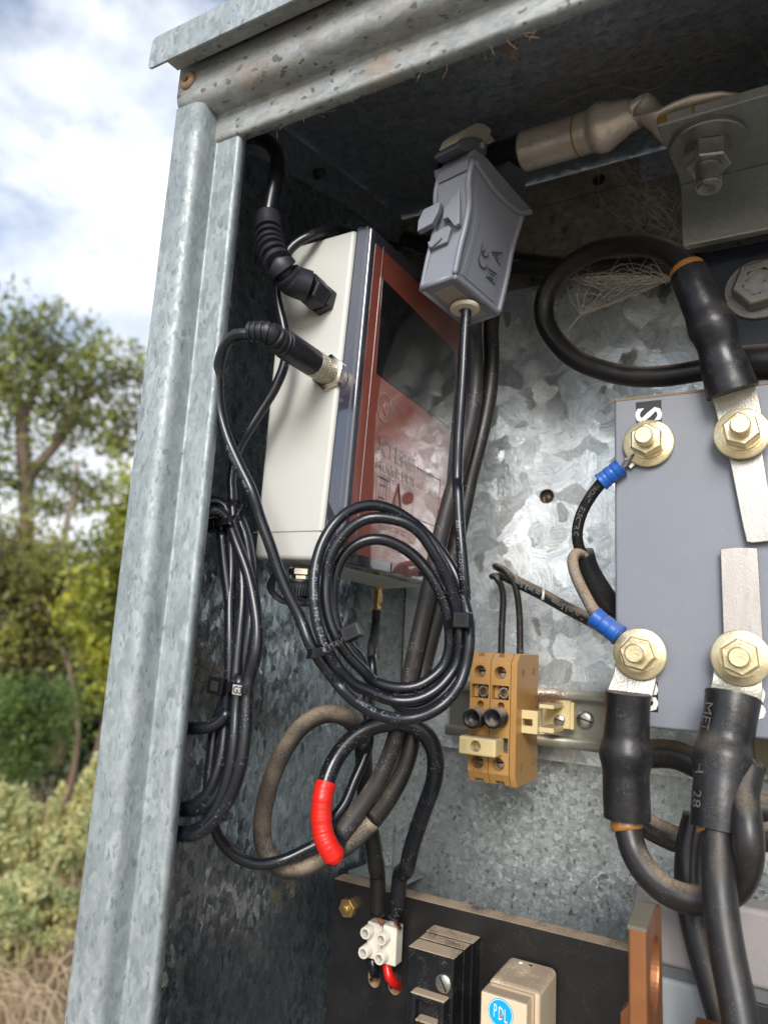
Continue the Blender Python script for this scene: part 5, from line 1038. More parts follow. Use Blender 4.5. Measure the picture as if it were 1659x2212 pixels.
# white terminal strip: two joined units
ws = thing('white_terminal_strip', 'small two-way white plastic terminal strip screwed to the black panel, a cable in each way', 'terminal strip', A('c7', 560, 900, .402))
def W(x, y, Y): return A('c7', x, y, Y)
for k, (x0, x1, y0, y1, Yw, scr) in enumerate(((440, 520, 610, 945, .4010, ((415, 715), (398, 880))), (568, 640, 640, 990, .3965, ((548, 768), (532, 930))))):
    a, b = W(x0, y0, Yw), W(x1, y1, Yw)
    hb = obj('housing', BX((a.x, Yw, b.z), (b.x + .0022, Yw + .0085, a.z)), WTERM, ws)
    cx = (a.x + b.x) / 2 + .0012
    cut(hb, [lathe(V((cx, Yw + .0042, a.z + .002)), (0, 0, -1), [(0, .0026), (.006, .0026)], 20), lathe(V((cx, Yw + .0042, b.z - .002)), (0, 0, 1), [(0, .0024), (.005, .0024)], 20)])
    md = hb.modifiers.new('bevel', 'BEVEL'); md.width = .0006; md.segments = 2; md.limit_method = 'ANGLE'; md.angle_limit = math.radians(60)
    for (sx, sy) in scr:
        pe = W(sx, sy, Yw - .0058); base = V((pe.x, Yw + .0008, pe.z))
        tu = obj('screw_tube', lathe(base, on, [(0, .0036), (.0062, .0033), (.0066, .0030), (.0066, .0022), (.0020, .0022), (.0019, .0001)], 26, cap=False), WTERM, ws, smooth='auto')
        obj('screw', lathe(base + on * .0021, on, [(0, .0021), (.0008, .0021)], 18), STEELD, tu)
a, b = W(500, 760, .404), W(600, 880, .404)
obj('joining_web', BX((a.x, .403, b.z), (b.x, .4092, a.z)), WTERM, ws, bevel=.0004)
fsc = W(520, 805, .4010)
obj('fixing_screw', lathe(fsc + V((0, .002, 0)), on, [(0, .0030), (.0012, .0028), (.0018, .0016)], 20), STEEL, ws, smooth=True)
for (tx, ty, Yw, par) in ((521, 575, .3925, db), (668, 605, .3905, da)):
    bm = bmesh.new(); c = W(tx, ty, Yw)
    for i in range(9):
        dx, dy = random.uniform(-.0014, .0014), random.uniform(-.0012, .0012); tube([c + V((dx * 1.2, dy - .001, .0034)), c + V((dx, dy + .002, -.0022)), c + V((dx * .8, dy + .006, -.006))], .00045, 6, bm)
    obj('bare_copper', bm, COPW, par, smooth=True)
cable('red_tail_wire', 'short red wire bending from the white terminal strip into a hole in the black panel', 'wire', [W(600, 950, .4005), W(605, 1010, .4000), W(620, 1075, .3990), W(655, 1125, .4020), W(700, 1150, .412), W(720, 1155, .424)], .0027, REDW, step=.001)
cable('black_tail_wire', 'short black wire going from the white terminal strip into a hole in the black panel', 'wire', [W(478, 930, .4050), W(484, 990, .4040), W(492, 1040, .4060), W(500, 1070, .413), W(505, 1085, .424)], .0027, BLK, step=.001)
ga, gb_ = A('c7', 275, 180, .43), A('c7', 470, 240, .43)
obj('rear_bracket', prism([A('c7', 275, 185, .437), A('c7', 440, 125, .462), A('c7', 900, 230, .462), A('c7', 700, 330, .437)], (0, 0, -.0010)), G_BR, cab, bevel=.0002)
obj('rear_bracket_face', prism([A('c7', 275, 190, .437), A('c7', 700, 335, .437), A('c7', 700, 335, .437) + V((0, 0, -.02)), A('c7', 275, 190, .437) + V((0, 0, -.02))], (0, .0010, 0)), G_BR, cab)
# breaker
kx0, kx1, kz = -.1805, -.1538, -.1595
Yk = .3758
bk = thing('circuit_breaker', 'black circuit breaker with thick dust on its ribbed top and a silver screw', 'circuit breaker', V((kx0, Yk, kz)))
obj('front_body', BX((kx0, Yk, -.30), (kx1, Yk + .0125, kz)), BRK, bk, bevel=.0006)
obj('middle_body', BX((kx0 + .0002, Yk + .0132, -.30), (kx1 + .0004, Yk + .0222, kz + .0003)), BRK, bk, bevel=.0005)
obj('rear_body', BX((kx0 - .0004, Yk + .0228, -.30), (kx1 + .0014, YQ - .0002, kz + .0006)), BRK, bk, bevel=.0005)
ks = A('c7', 1080, 1130, Yk)
s_ = obj('cover_screw', lathe(ks + V((0, -.0002, 0)), on, [(0, .0046), (.0008, .0046), (.0014, .0040), (.0016, .001)], 26), STEEL, bk, smooth=True)
obj('slot', prism([ks + V((-.0022, -.0017, .0032)), ks + V((-.0014, -.0017, .0034)), ks + V((.0024, -.0017, -.0030)), ks + V((.0016, -.0017, -.0034))], (0, -.0003, 0)), HOLE, s_)
t0, t1 = A('c7', 795, 1195, Yk - .006), A('c7', 1085, 1290, Yk - .006)
fx0, fx1, fz = t0.x, t1.x, (t0.z + t1.z) / 2
tg = obj('toggle_frame', BX((fx0, Yk - .0065, -.30), (fx1, Yk + .001, fz)), BRK, bk)
cut(tg, [BX((fx0 + .0035, Yk - .010, -.31), (fx1 - .0035, Yk - .0015, fz - .0034))])
md = tg.modifiers.new('bevel', 'BEVEL'); md.width = .0011; md.segments = 3; md.limit_method = 'ANGLE'; md.angle_limit = math.radians(60)
obj('toggle', BX((fx0 + .0040, Yk - .0085, -.215), (fx1 - .0040, Yk - .0008, fz - .0110)), BRK, bk, bevel=.0012)
# relay
rx0, rx1, rzt = -.1352, -.1093, -.1640
rl = thing('cream_relay', 'rounded cream plastic relay with a dusty top and a round blue PDL sticker', 'relay', V((rx0, .376, rzt)))
obj('body', BX((rx0, .376, -.30), (rx1 + .0004, YQ - .0001, rzt)), CREAM2, rl, bevel=.0032, seg=5)
obj('front_cap', BX((rx0 - .0002, .3665, -.30), (-.1120, .3775, -.1663)), CREAM2, rl, bevel=.0010, seg=3)
obj('cap_gap_shade', BX((rx0 + .0018, .3745, -.30), (-.1108, .3765, -.1652)), mat('relay_shadow_gap', (.42, .31, .21), .7, var=.2), rl, bevel=.0006)  # darker strip round the cap: the gap's shade is put into its colour
pc_ = A('e', 525, 1110, .3663)
stk = obj('round_sticker', lathe(pc_, on, [(0, .0064), (.0002, .0064)], 40), CYAN, rl)
ring3(pc_, .0061, .0058, V((1, 0, 0)), V((0, 0, 1)), SWHT, 'sticker_ring', nrm=on, lift=.00026, parent=stk)
for ch, dx, dz in (('P', -.0026, .0006), ('D', .0003, .0000), ('L', .0028, -.0006)):
    flat_text('printed_text', ch, pc_ + V((dx, -.0003, dz)), (1, 0, 0), (0, 0, 1), .0085, SWHT, stk, .00003, center=True, sx=.42)
obj('centre_pip', lathe(pc_ + V((.0004, -.0002, -.0010)), on, [(0, .0011), (.0004, .0009), (.0005, .0003)], 16), GBOX, rl, smooth=True)
obj('top_pip', lathe(V((-.127, .4035, rzt - .0004)), (0, 0, 1), [(0, .0014), (.0007, .0012), (.0009, .0004)], 16), SWHT, rl, smooth=True)
obj('top_hole', lathe(V((-.1215, .4035, rzt - .0002)), (0, 0, 1), [(0, .0010), (.0003, .0010)], 16), HOLE, rl)
# copper bars
bx, bz = -.0469, -.0985
def CB(y0=.300, y1=.339, x0=-.0549, z=None): return None
cbp = [V((bx, .300, -.30)), V((bx, .3395, -.30)), V((bx, .3395, -.1042)), V((bx, .3375, -.1010)), V((bx, .3260, -.0975)), V((bx, .3225, -.0968)), V((bx, .3000, -.0990))]
cbb = thing('standing_copper_bar', 'upright copper bar with a greenish top and a round hole through its broad side', 'copper bar', V((bx, .32, -.30)))
bar = obj('bar', prism(cbp, (-.0066, 0, 0)), COPB, cbb)
hc3 = atX(1416, 2101, bx)
cut(bar, [lathe(hc3 + V((.01, 0, 0)), (-1, 0, 0), [(0, .0122), (.03, .0122)], 40)])
md = bar.modifiers.new('bevel', 'BEVEL'); md.width = .0010; md.segments = 3; md.limit_method = 'ANGLE'; md.angle_limit = math.radians(60)
obj('patina', prism([V((bx + .0001, .2998, -.0989)), V((bx + .0001, .3225, -.0967)), V((bx + .0001, .3262, -.0974)), V((bx + .0001, .3377, -.1009)), V((bx + .0001, .3262, -.0978)), V((bx + .0001, .3225, -.0971)), V((bx + .0001, .2998, -.1003))], (-.0068, 0, 0)), COPP, bar)
cz = at(1500, 2205, .345)
ub0, ub1 = A('d3', 325, 1790, .345), A('d3', 1220, 1935, .345)
lowb = obj('bar', prism([V((ub0.x + .003, .345, -.30)), V((ub0.x, .345, ub0.z - .006)), V((ub0.x, .345, ub0.z - .002)), V((ub0.x + .003, .345, ub0.z + .0015)), V((.02, .345, ub0.z + .0015)), V((.02, .345, -.30))], (0, .008, 0)), COPB, None)
lowb.name = 'cross_copper_bar'; tag(lowb, 'copper bar lying crosswise behind the upright one, at the bottom edge', 'copper bar')
hcc = A('d3', 800, 2030, .345)
cut(lowb, [lathe(V((hcc.x, .335, hcc.z)), (0, 1, 0), [(0, .0100), (.03, .0100)], 36)])
md = lowb.modifiers.new('bevel', 'BEVEL'); md.width = .0010; md.segments = 3; md.limit_method = 'ANGLE'; md.angle_limit = math.radians(60)
# grey box behind the battery cables
g0 = A('d3', 436, 690, .392); g1 = A('d3', 1500, 880, .392)
gbx = thing('grey_switch_box', 'grey textured box with a pale lower half behind the battery cables at the bottom right', 'box', V((g0.x, .392, -.25)))
gz = (g0.z + g1.z) / 2
gm0 = A('d3', 720, 1420, .392).z
obj('upper_cover', BX((g0.x, .392, gm0), (.06, .4098, gz)), GBOX, gbx, bevel=.0028, seg=4)
obj('groove', BX((g0.x + .001, .3950, gm0 - .0062), (.06, .4098, gm0 + .001)), mat('groove_grey', (.12, .125, .13), .6), gbx)
obj('lower_cover', BX((g0.x, .3925, -.26), (A('d3', 1150, 1700, .392).x, .4098, gm0 - .0055)), GBOX2, gbx, bevel=.0022, seg=4)
obj('dark_cover', BX((A('d3', 1160, 1700, .392).x, .3935, -.26), (.06, .4098, gm0 - .0060)), mat('dark_cover', (.02, .02, .022), .6), gbx, bevel=.001)
lp0, lp1 = .405, .43

# ------------------------------------------------------------------ cobwebs
def web(name, label, anchors, n, m, r=.00009, sag=.004, seed=1):
    random.seed(seed); bm = bmesh.new()
    for i in range(n):
        a, b = random.sample(anchors, 2); a = V(a) + V([random.gauss(0, .004) for _ in range(3)]); b = V(b) + V([random.gauss(0, .004) for _ in range(3)])
        m1 = a.lerp(b, random.uniform(.3, .7)) + V([random.gauss(0, sag) for _ in range(3)]); tube(cr([a, m1, b], .003), r * random.uniform(.6, 1.3), 4, bm)
        if random.random() < .5:
            c = a.lerp(b, random.random()); tube(cr([m1, m1.lerp(c, .5) + V([random.gauss(0, .002) for _ in range(3)]), c + V([random.gauss(0, .005) for _ in range(3)])], .002), r * .8, 4, bm)
    return tag(obj(name, bm, m), label, 'cobweb')
# the triangular sheet inside the loop: fan of threads with cross links
random.seed(11); bm = bmesh.new(); apex = A('d5', 350, 720, .425); yy = .41
edge = [A('d5', 335 + 700 * t, 378 - 20 * math.sin(t * 3) , .42 - .03 * t) for t in [i / 15 for i in range(16)]]
kn = A('d5', 440, 610, .422)
tube(cr([apex, kn], .003), .0003, 5, bm)
rows = []
for i, e_ in enumerate(edge):
    w_ = .1 + .5 * i / 15; m1 = kn.lerp(e_, .5) + V((random.gauss(0, .001), random.gauss(0, .001), -.0015)); p_ = cr([kn, m1, e_], .003); rows.append(p_)
    tube(p_, .00015, 4, bm)
for a_, b2 in zip(rows, rows[1:]):
    for t in (.25, .4, .52, .64, .76, .88, .97):
        a, b = a_[int(t * (len(a_) - 1))], b2[int(min(1, t + random.uniform(-.08, .08)) * (len(b2) - 1))]; tube(cr([a, a.lerp(b, .5) + V((0, 0, -.0012)), b], .001), .00011, 4, bm)
for i in range(90):
    a, b = random.choice(edge), random.choice(edge); tube(cr([a, a.lerp(b, .5) + V((random.gauss(0, .002), random.gauss(0, .003), random.gauss(-.002, .005))), b], .003), .00010, 4, bm)
tag(obj('cobweb', bm, WEB), 'dense pale triangular cobweb stretched inside the loop of the thick cable', 'cobweb')
web('cobweb', 'wispy cobweb hanging between the bracket and the loop of the thick cable', [A('d4', 560, 640, .44), A('d4', 830, 830, .44), A('d4', 1000, 870, .42), A('d4', 930, 1050, .42), A('d4', 760, 980, .43), A('d4', 1090, 1020, .41), A('d4', 1060, 1150, .41), A('d4', 870, 1090, .42), A('d5', 1170, 270, .40)], 55, WEB, .00007, .009, 5)
def rz(x, y): 
    d = ray(*px('d4', x, y)); t = (.2963 - .2034 * .214 - .002) / (d.z - .2034 * d.y); return d * t
web('cobweb', 'brownish cobweb strands spread over the dark roof underside above the lug', [rz(200, 60), rz(420, 60), rz(660, 30), rz(800, 100), rz(980, 30), rz(1250, -60), rz(560, 170), A('d4', 180, 330, .40), A('d4', 60, 420, .39), rz(330, -100), rz(900, -200), rz(1300, -250), rz(1500, -120)], 110, WEBB, .00006, .012, 6)
bm = bmesh.new()
for pts, r in (([(60, 90), (62, 150), (40, 240), (25, 340)], .00028), ([(70, 150), (55, 200), (48, 290)], .0002)):
    tube(cr([A('d4', x, y, .385) for x, y in pts], .002), r, 5, bm)
tag(obj('cobweb', bm, WEBB), 'brown dusty strand dangling left of the big lug', 'cobweb')
bm = bmesh.new()
for pts in ([(1505, 0), (1530, 60), (1590, 130), (1659, 290)],):
    tube(cr([A('q4', x, y - 1475, .38) for x, y in pts], .002), .0006, 6, bm)
tag(obj('dangling_root', bm, mat('root', (.24, .17, .12), .9, var=.3)), 'pale brown twig-like strand dangling at the top right corner', 'strand')
random.seed(8); bm = bmesh.new()
for i in range(26):
    x = random.uniform(-.22, -.02) if i > 8 else random.gauss(-.085, .010); z0 = .2520; p0 = V((x, YL - .001 + random.uniform(0, .003), z0)); L_ = random.uniform(.002, .008)
    tube(cr([p0, p0 + V((random.gauss(0, .002), .001, -L_ * .5)), p0 + V((random.gauss(0, .003), .002, -L_))], .001), .00006, 4, bm)
tag(obj('cobweb', bm, WEBB), 'short brown web wisps caught along the lower edge of the cabinet header', 'cobweb')
bm = bmesh.new(); c = A('q4', 555, 200 - 1475, .26)
for i in range(30):
    a = c + V([random.gauss(0, .0012) for _ in range(3)]); tube(cr([a, a + V([random.gauss(0, .0022) for _ in range(3)]), a + V([random.gauss(0, .003) for _ in range(3)])], .001), .00014, 4, bm)
tube(cr([A('q4', 420, 150 - 1475, .243), A('q4', 510, 170 - 1475, .25), c], .002), .00022, 5, bm); tube(cr([A('q4', 560, 100 - 1475, .26), A('q4', 565, 150 - 1475, .26), c], .002), .00018, 5, bm)
tag(obj('cobweb', bm, WEBB), 'small brown knot of web hanging just under the header', 'cobweb')

# ================================================================== OUTSIDE
GZ = -1.30
def leafmat(name, c1, c2, c3, sc=2.2, tr=0.35):
    m = bpy.data.materials.new(name); m.use_nodes = True; nt = m.node_tree; L = nt.links.new; b = nt.nodes['Principled BSDF']
    tc = N(nt, 'ShaderNodeTexCoord'); n = N(nt, 'ShaderNodeTexNoise', i_Scale=sc, i_Detail=3.0); L(tc.outputs['Object'], n.inputs[0])
    n2 = N(nt, 'ShaderNodeTexNoise', i_Scale=sc * 14, i_Detail=2.0); L(tc.outputs['Object'], n2.inputs[0])
    ad = N(nt, 'ShaderNodeMath', operation='ADD'); L(n.outputs[0], ad.inputs[0]); L(n2.outputs[0], ad.inputs[1])
    r = N(nt, 'ShaderNodeValToRGB'); r.color_ramp.elements[0].position = .40; r.color_ramp.elements[1].position = .62
    hf = N(nt, 'ShaderNodeMath', operation='MULTIPLY'); L(ad.outputs[0], hf.inputs[0]); hf.inputs[1].default_value = .5; L(hf.outputs[0], r.inputs[0])
    r.color_ramp.elements[0].color = (*c1, 1); r.color_ramp.elements[1].color = (*c3, 1); e_ = r.color_ramp.elements.new(.5); e_.color = (*c2, 1)
    L(r.outputs[0], b.inputs['Base Color']); b.inputs['Roughness'].default_value = .5
    t = N(nt, 'ShaderNodeBsdfTranslucent'); L(r.outputs[0], t.inputs[0]); ms = N(nt, 'ShaderNodeMixShader'); ms.inputs[0].default_value = tr
    L(b.outputs[0], ms.inputs[1]); L(t.outputs[0], ms.inputs[2]); L(ms.outputs[0], nt.nodes['Material Output'].inputs[0]); return m
GUM = leafmat('gum_leaves', (.12, .10, .065), (.21, .24, .08), (.44, .47, .08), 1.6, .45)
BUSH = leafmat('bush_leaves', (.12, .14, .04), (.27, .30, .06), (.62, .60, .06), 2.4, .45)
FERN = leafmat('feathery_green', (.06, .10, .03), (.13, .20, .05), (.24, .32, .07), 4, .4)
SALT = leafmat('saltbush_leaves', (.26, .33, .14), (.52, .53, .26), (.74, .62, .27), 9, .4)
BARK = mat('bark', (.17, .12, .095), .85, var=.35, vs=14, bump=.5, bs=40)
STRAW = mat('straw', (.42, .30, .17), .8, var=.35, vs=25)
GROUND = mat('ground_dry', (.27, .235, .18), .95, var=.4, vs=3, stain=.5, stcol=(.30, .24, .14), sts=8)
def leaves(name, blobs, size, aspect, m, parent, seed=0, clump=.22, per=26, droop=0.0):
    """many small leaf faces gathered in clumps inside ellipsoids; blobs = (centre, (rx, ry, rz), count)"""
    rng = np.random.default_rng(seed); Vs = []; Fs = 0
    for c, r, n in blobs:
        k = max(3, n // per); d = rng.normal(size=(k, 3)); d /= np.linalg.norm(d, axis=1)[:, None]
        cc = np.array(c) + d * np.array(r) * (rng.random((k, 1)) ** .45)
        idx = rng.integers(0, k, n); p = cc[idx] + rng.normal(size=(n, 3)) * np.array(r) * clump
        a = rng.normal(size=(n, 3)); a[:, 2] -= droop; a /= np.linalg.norm(a, axis=1)[:, None]; b = np.cross(a, rng.normal(size=(n, 3))); b /= np.linalg.norm(b, axis=1)[:, None]
        s = size * (.6 + .8 * rng.random((n, 1)))
        q = np.stack([p - a * s, p + b * s * aspect, p + a * s, p - b * s * aspect], 1); Vs.append(q.reshape(-1, 3)); Fs += n
    v = np.concatenate(Vs); me = bpy.data.meshes.new(name); me.vertices.add(len(v)); me.vertices.foreach_set('co', v.ravel())
    me.loops.add(Fs * 4); me.loops.foreach_set('vertex_index', np.arange(Fs * 4)); me.polygons.add(Fs); me.polygons.foreach_set('loop_start', np.arange(Fs) * 4); me.polygons.foreach_set('loop_total', np.full(Fs, 4)); me.update(calc_edges=True)
    return obj(name, me, m, parent)
def T3(x, y, d): return far(*px('t3', x, y), d)
def T2(x, y, d): return far(*px('t2', x, y), d)
def limb(pts, r0, r1, bm): tube(cr(pts, .12), lambda t: r0 * (1 - t) + r1 * t, 8, bm)
def B(u, v_, ru, rv, n, d, depth=None):
    s = d * 1.1 / FPX; return (far(u, v_, d), (ru * s, (depth or ru * s), rv * s), n)
D1 = 9.5
base = far(58, 1345, D1); base = V((base.x, base.y, GZ))
gum = thing('gum_tree', 'tall open gum tree with forked brown limbs and sparse olive crown, left of the cabinet', 'tree', base)
bm = bmesh.new()
limb([base, T3(270, 300, D1), T2(275, 2212, D1), T2(240, 1850, D1), T2(225, 1450, D1)], .11, .075, bm)
limb([T2(228, 1480, D1), T2(190, 1250, D1), T2(60, 1050, D1), T2(-150, 800, D1)], .075, .03, bm)
limb([T2(262, 2080, D1), T2(420, 1850, D1), T2(600, 1650, D1), T2(700, 1450, D1), T2(850, 1200, D1), T2(920, 950, D1), T2(890, 650, D1)], .07, .025, bm)
limb([T2(860, 1200, D1), T2(1050, 1100, D1), T2(1300, 1000, D1)], .035, .015, bm)
limb([T2(225, 1460, D1), T2(400, 1000, D1), T2(420, 600, D1)], .04, .015, bm)
obj('trunk', bm, BARK, gum, smooth=True)
leaves('crown', [B(60, 735, 78, 62, 930, D1), B(10, 800, 60, 80, 558, D1), B(130, 800, 70, 70, 806, D1), B(200, 830, 65, 60, 682, D1), B(275, 790, 50, 40, 403, D1), B(215, 735, 45, 38, 161, D1), B(270, 900, 55, 60, 527, D1), B(85, 870, 95, 55, 930, D1), B(180, 905, 60, 45, 434, D1),
    B(300, 960, 40, 30, 235, D1), B(240, 950, 45, 28, 204, D1), B(20, 960, 45, 60, 260, D1), B(110, 955, 60, 40, 260, D1), B(140, 1015, 60, 30, 173, D1), B(30, 1060, 50, 40, 279, D1), B(190, 1075, 50, 25, 136, D1), B(-80, 760, 90, 110, 1116, D1), B(-150, 950, 90, 110, 744, D1), B(100, 690, 40, 28, 124, D1), B(380, 850, 70, 80, 558, D1), B(420, 960, 50, 60, 310, D1)], .058, .30, GUM, gum, 2, clump=.30, droop=.5)
D2 = 8.4
b2_ = far(172, 1345, D2); b2_ = V((b2_.x, b2_.y, GZ))
g2 = thing('gum_tree', 'slim pale-barked tree forking low in front of the taller gum tree', 'tree', b2_)
bm = bmesh.new(); limb([b2_, T3(640, 500, D2), T3(680, 240, D2), T3(700, 130, D2), T2(790, 2050, D2), T2(760, 1850, D2)], .06, .025, bm); limb([T3(690, 170, D2), T3(600, 60, D2), T2(530, 2180, D2)], .025, .012, bm); limb([T3(700, 140, D2), T3(800, 40, D2), T2(980, 2080, D2), T2(1150, 1970, D2)], .022, .008, bm)
obj('trunk', bm, mat('pale_bark', (.30, .24, .20), .8, var=.3, vs=14), g2, smooth=True)
leaves('crown', [B(150, 1040, 60, 30, 260, D2), B(215, 1070, 60, 30, 300, D2), B(110, 1090, 50, 25, 260, D2), B(260, 1010, 40, 30, 130, D2)], .05, .3, GUM, g2, 3, clump=.3, droop=.5)
def shrub(name, label, dist, blobs, m, size, asp, stems, seed, group=None, clump=.2, smat=None, rr=.03):
    c = blobs[0][0]; t = thing(name, label, 'shrub', V((c.x, c.y, GZ)), group)
    leaves('foliage', blobs, size, asp, m, t, seed, clump)
    bm = bmesh.new()
    for s in stems:
        limb(s, rr, rr * .35, bm)
    obj('stem', bm, smat or BARK, t, smooth=True); return t
D3 = 6.2
def low(u, d): p = far(u, 1345, d); return V((p.x, p.y, GZ))
shrub('yellow_tipped_bush', 'dense bush with bright yellow-green new tips, right beside the cabinet post', D3, [B(255, 1230, 75, 95, 2600, D3), B(215, 1330, 70, 95, 2200, D3), B(285, 1120, 45, 60, 900, D3), B(330, 1250, 80, 130, 2200, D3), B(250, 1450, 65, 80, 1300, D3), B(420, 1300, 90, 150, 1800, D3)], BUSH, .036, .42, [[low(230, D3), far(240, 1500, D3), far(250, 1330, D3)], [low(200, D3), far(170, 1560, D3), far(150, 1440, D3), far(135, 1400, D3)]], 4)
D4 = 7.0
shrub('olive_bush', 'broad olive-brown bush below the gum tree, sunk trunk showing at its foot', D4, [B(110, 1250, 95, 90, 3000, D4), B(20, 1260, 80, 110, 2400, D4), B(60, 1370, 85, 80, 2000, D4), B(150, 1360, 60, 80, 1400, D4), B(-100, 1260, 110, 150, 2600, D4)], leafmat('olive_leaves', (.15, .12, .06), (.24, .23, .08), (.42, .44, .09), 2.4, .45), .036, .42, [[low(150, D4), far(140, 1530, D4), far(95, 1440, D4), far(40, 1370, D4)], [low(60, D4), far(70, 1500, D4), far(80, 1380, D4)]], 5, smat=mat('dark_bark', (.10, .06, .045), .9, var=.3, vs=12), rr=.11)
D5 = 5.0
shrub('feathery_bush', 'soft bright green feathery bush hanging over dark undergrowth', D5, [B(40, 1540, 62, 60, 2600, D5), B(85, 1590, 45, 55, 1500, D5), B(-30, 1580, 60, 80, 2000, D5), B(115, 1500, 50, 40, 900, D5), B(55, 1640, 26, 60, 600, D5), B(140, 1580, 40, 60, 500, D5)], FERN, .022, .24, [[low(45, D5), far(40, 1700, D5), far(50, 1600, D5)], [low(170, D5), far(168, 1630, D5), far(150, 1500, D5), far(155, 1430, D5)]], 6, smat=mat('brown_stem', (.20, .12, .08), .8, var=.3, vs=20), rr=.013)
shrub('shaded_bush', 'bush with shade put into its leaf colour, filling the gap behind the feathery green one', 7.6, [B(130, 1620, 120, 110, 3600, 7.6), B(-20, 1640, 120, 110, 3000, 7.6), B(270, 1600, 110, 140, 3000, 7.6), B(50, 1500, 140, 70, 3000, 7.6), B(60, 1740, 170, 60, 3600, 6.6)], leafmat('shade_dark_leaves', (.02, .03, .012), (.035, .05, .018), (.06, .08, .02), 2), .05, .6, [[low(120, 7.6), far(120, 1650, 7.6)]], 7)  # undergrowth shade is painted into these near-black leaf colours
D6 = 3.0
def salt(label, blobs, d, seed):
    t = thing('saltbush', label, 'shrub', V((blobs[0][0].x, blobs[0][0].y, GZ)), 'pale saltbushes')
    leaves('foliage', [(a, b, int(c * 2.0)) for a, b, c in blobs], .0125, .45, SALT, t, seed, .15, 55)
    rng = random.Random(seed); bm = bmesh.new()
    for i in range(26):
        b = rng.choice(blobs); top = V(b[0]) + V([rng.gauss(0, .6) * b[1][k] for k in range(3)]); bs_ = V((blobs[0][0].x + rng.gauss(0, .08), blobs[0][0].y + rng.gauss(0, .08), GZ)); mid = bs_.lerp(top, .5) + V([rng.gauss(0, .06) for _ in range(3)])
        tube(cr([bs_, mid, top], .05), lambda t_: .006 - .004 * t_, 5, bm)
    obj('twigs', bm, STRAW, t, smooth=True); return t
salt('pale green saltbush with tall feathery spikes right beside the cabinet post', [B(195, 1790, 42, 60, 1500, D6), B(215, 1690, 22, 45, 700, D6), B(180, 1720, 16, 50, 350, D6), B(235, 1850, 50, 80, 1400, D6), B(150, 1840, 35, 40, 900, D6)], D6, 11)
salt('pale green saltbush with yellow flecks, second from the post', [B(90, 1810, 60, 42, 1800, D6 + .2), B(60, 1760, 20, 40, 400, D6 + .2), B(130, 1760, 22, 40, 400, D6 + .2), B(110, 1880, 60, 45, 1400, D6 + .2)], D6 + .2, 12)
salt('grey-green saltbush at the far left edge, spiky on top', [B(10, 1780, 50, 60, 1600, D6 + .3), B(-50, 1820, 70, 90, 1800, D6 + .3), B(15, 1720, 18, 30, 250, D6 + .3)], D6 + .3, 13)
salt('low saltbush nearest the camera, thin over dry brown stalks', [B(45, 1960, 60, 50, 1700, 2.6), B(100, 2010, 45, 30, 700, 2.6), B(140, 1950, 30, 30, 450, 2.6), B(20, 2040, 50, 40, 600, 2.6)], 2.6, 14)
# beyond the frame: a few more bushes so that the paddock does not stop at the picture's edge
for i, (u, d, hh) in enumerate(((-500, 8, 1.5), (-900, 10, 2.2), (700, 14, 2.5), (1500, 16, 2.4), (2400, 15, 2.8))):
    c = low(u, d); c = V((c.x, c.y, GZ + hh * .45)); t = thing('paddock_bush', ('low olive bush nearest the cabinet, left of the frame', 'wide olive bush farther left of the frame', 'olive bush straight behind the cabinet', 'olive bush behind the cabinet to its right', 'tallest olive bush, far right behind the cabinet')[i], 'shrub', V((c.x, c.y, GZ)), 'bushes beyond the frame')
    leaves('foliage', [(c, (1.3, 1.3, hh * .5), 2600)], .06, .45, BUSH, t, 30 + i)
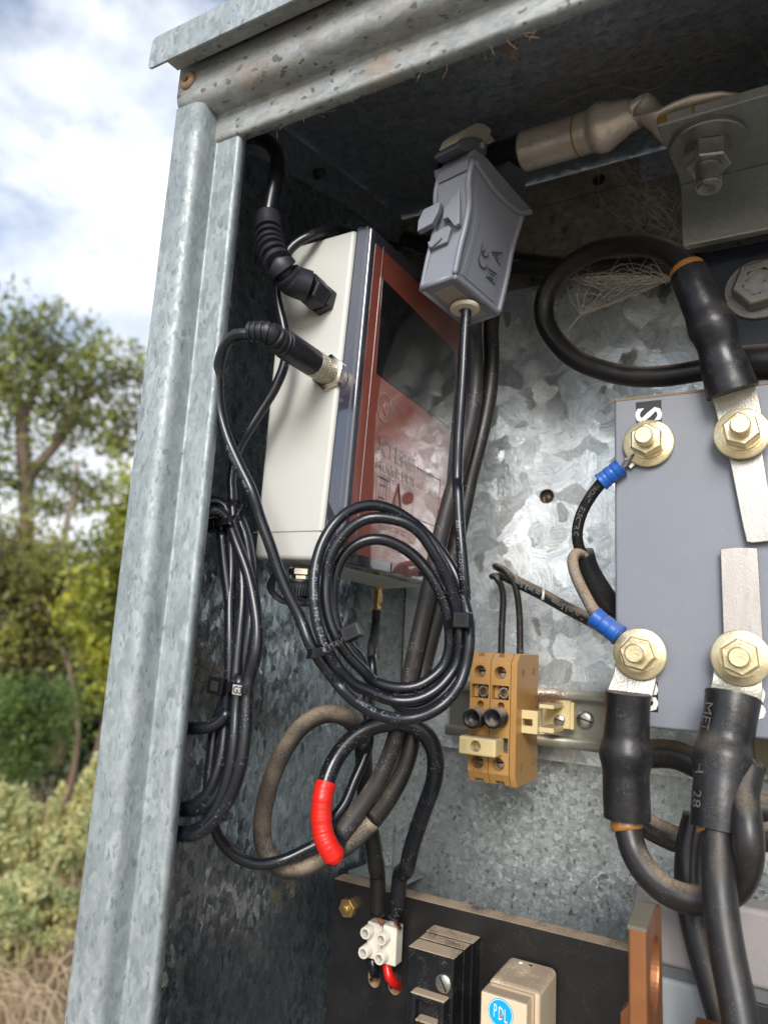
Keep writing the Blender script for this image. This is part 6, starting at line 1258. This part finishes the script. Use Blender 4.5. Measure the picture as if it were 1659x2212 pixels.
# ground: one gently uneven sheet reaching the horizon
bm = bmesh.new(); gs = [-150, -70, -30, -15, -9, -6, -4, -3, -2, -1, 0, 1, 2, 4, 8, 15, 30, 70, 150]; vv = {}
for i, x in enumerate(gs):
    for j, y in enumerate(gs):
        z = GZ + .06 * mnoise.noise(V((x * .6, y * .6, 0))) if max(abs(x), abs(y)) < 20 else GZ
        if abs(x) < 1.5 and abs(y) < 1.5: z = GZ
        vv[i, j] = bm.verts.new((x, y, z))
for i in range(len(gs) - 1):
    for j in range(len(gs) - 1): bm.faces.new([vv[i, j], vv[i + 1, j], vv[i + 1, j + 1], vv[i, j + 1]])
g_ = obj('ground', bm, GROUND, smooth=True); g_['kind'] = 'structure'
# dry grass and bare curved twigs
rng = random.Random(21); bm = bmesh.new()
for i in range(5200):
    u = rng.uniform(-320, 330); d = rng.uniform(1.7, 6.0) if rng.random() < .7 else rng.uniform(1.6, 3.0); c = low(u, d); h_ = rng.uniform(.06, .26)
    a = rng.random() * 6.28; l = rng.uniform(.02, .12); wd = V((math.cos(a + 1.6), math.sin(a + 1.6), 0)) * rng.uniform(.0012, .0026)
    p0, p1, p2 = c, c + V((math.cos(a) * l * .4, math.sin(a) * l * .4, h_ * .7)), c + V((math.cos(a) * l, math.sin(a) * l, h_))
    v = [bm.verts.new(q) for q in (p0 - wd, p0 + wd, p1 + wd * .8, p1 - wd * .8, p2)]
    bm.faces.new(v[:4]); bm.faces.new([v[3], v[2], v[4]])
tag(obj('dry_grass', bm, STRAW), 'dry straw-coloured grass covering the ground below the saltbushes', 'grass', kind='stuff')
bm = bmesh.new()
for i in range(620):
    u = rng.uniform(-200, 240); d = rng.uniform(1.9, 2.9); c = low(u, d); a = rng.random() * 6.28; L_ = rng.uniform(.15, .5); h_ = rng.uniform(.10, .42)
    tube(cr([c, c + V((math.cos(a) * L_ * .35, math.sin(a) * L_ * .35, h_)), c + V((math.cos(a) * L_ * .75, math.sin(a) * L_ * .75, h_ * .95)), c + V((math.cos(a) * L_, math.sin(a) * L_, h_ * rng.uniform(.2, .8)))], .05), rng.uniform(.0006, .0016), 4, bm)
tag(obj('dry_twigs', bm, mat('twig', (.46, .34, .22), .7, var=.3, vs=20)), 'tangle of dry curved brown stalks at the bottom left, below the saltbushes', 'stalks', kind='stuff')
bpy.context.view_layer.update()
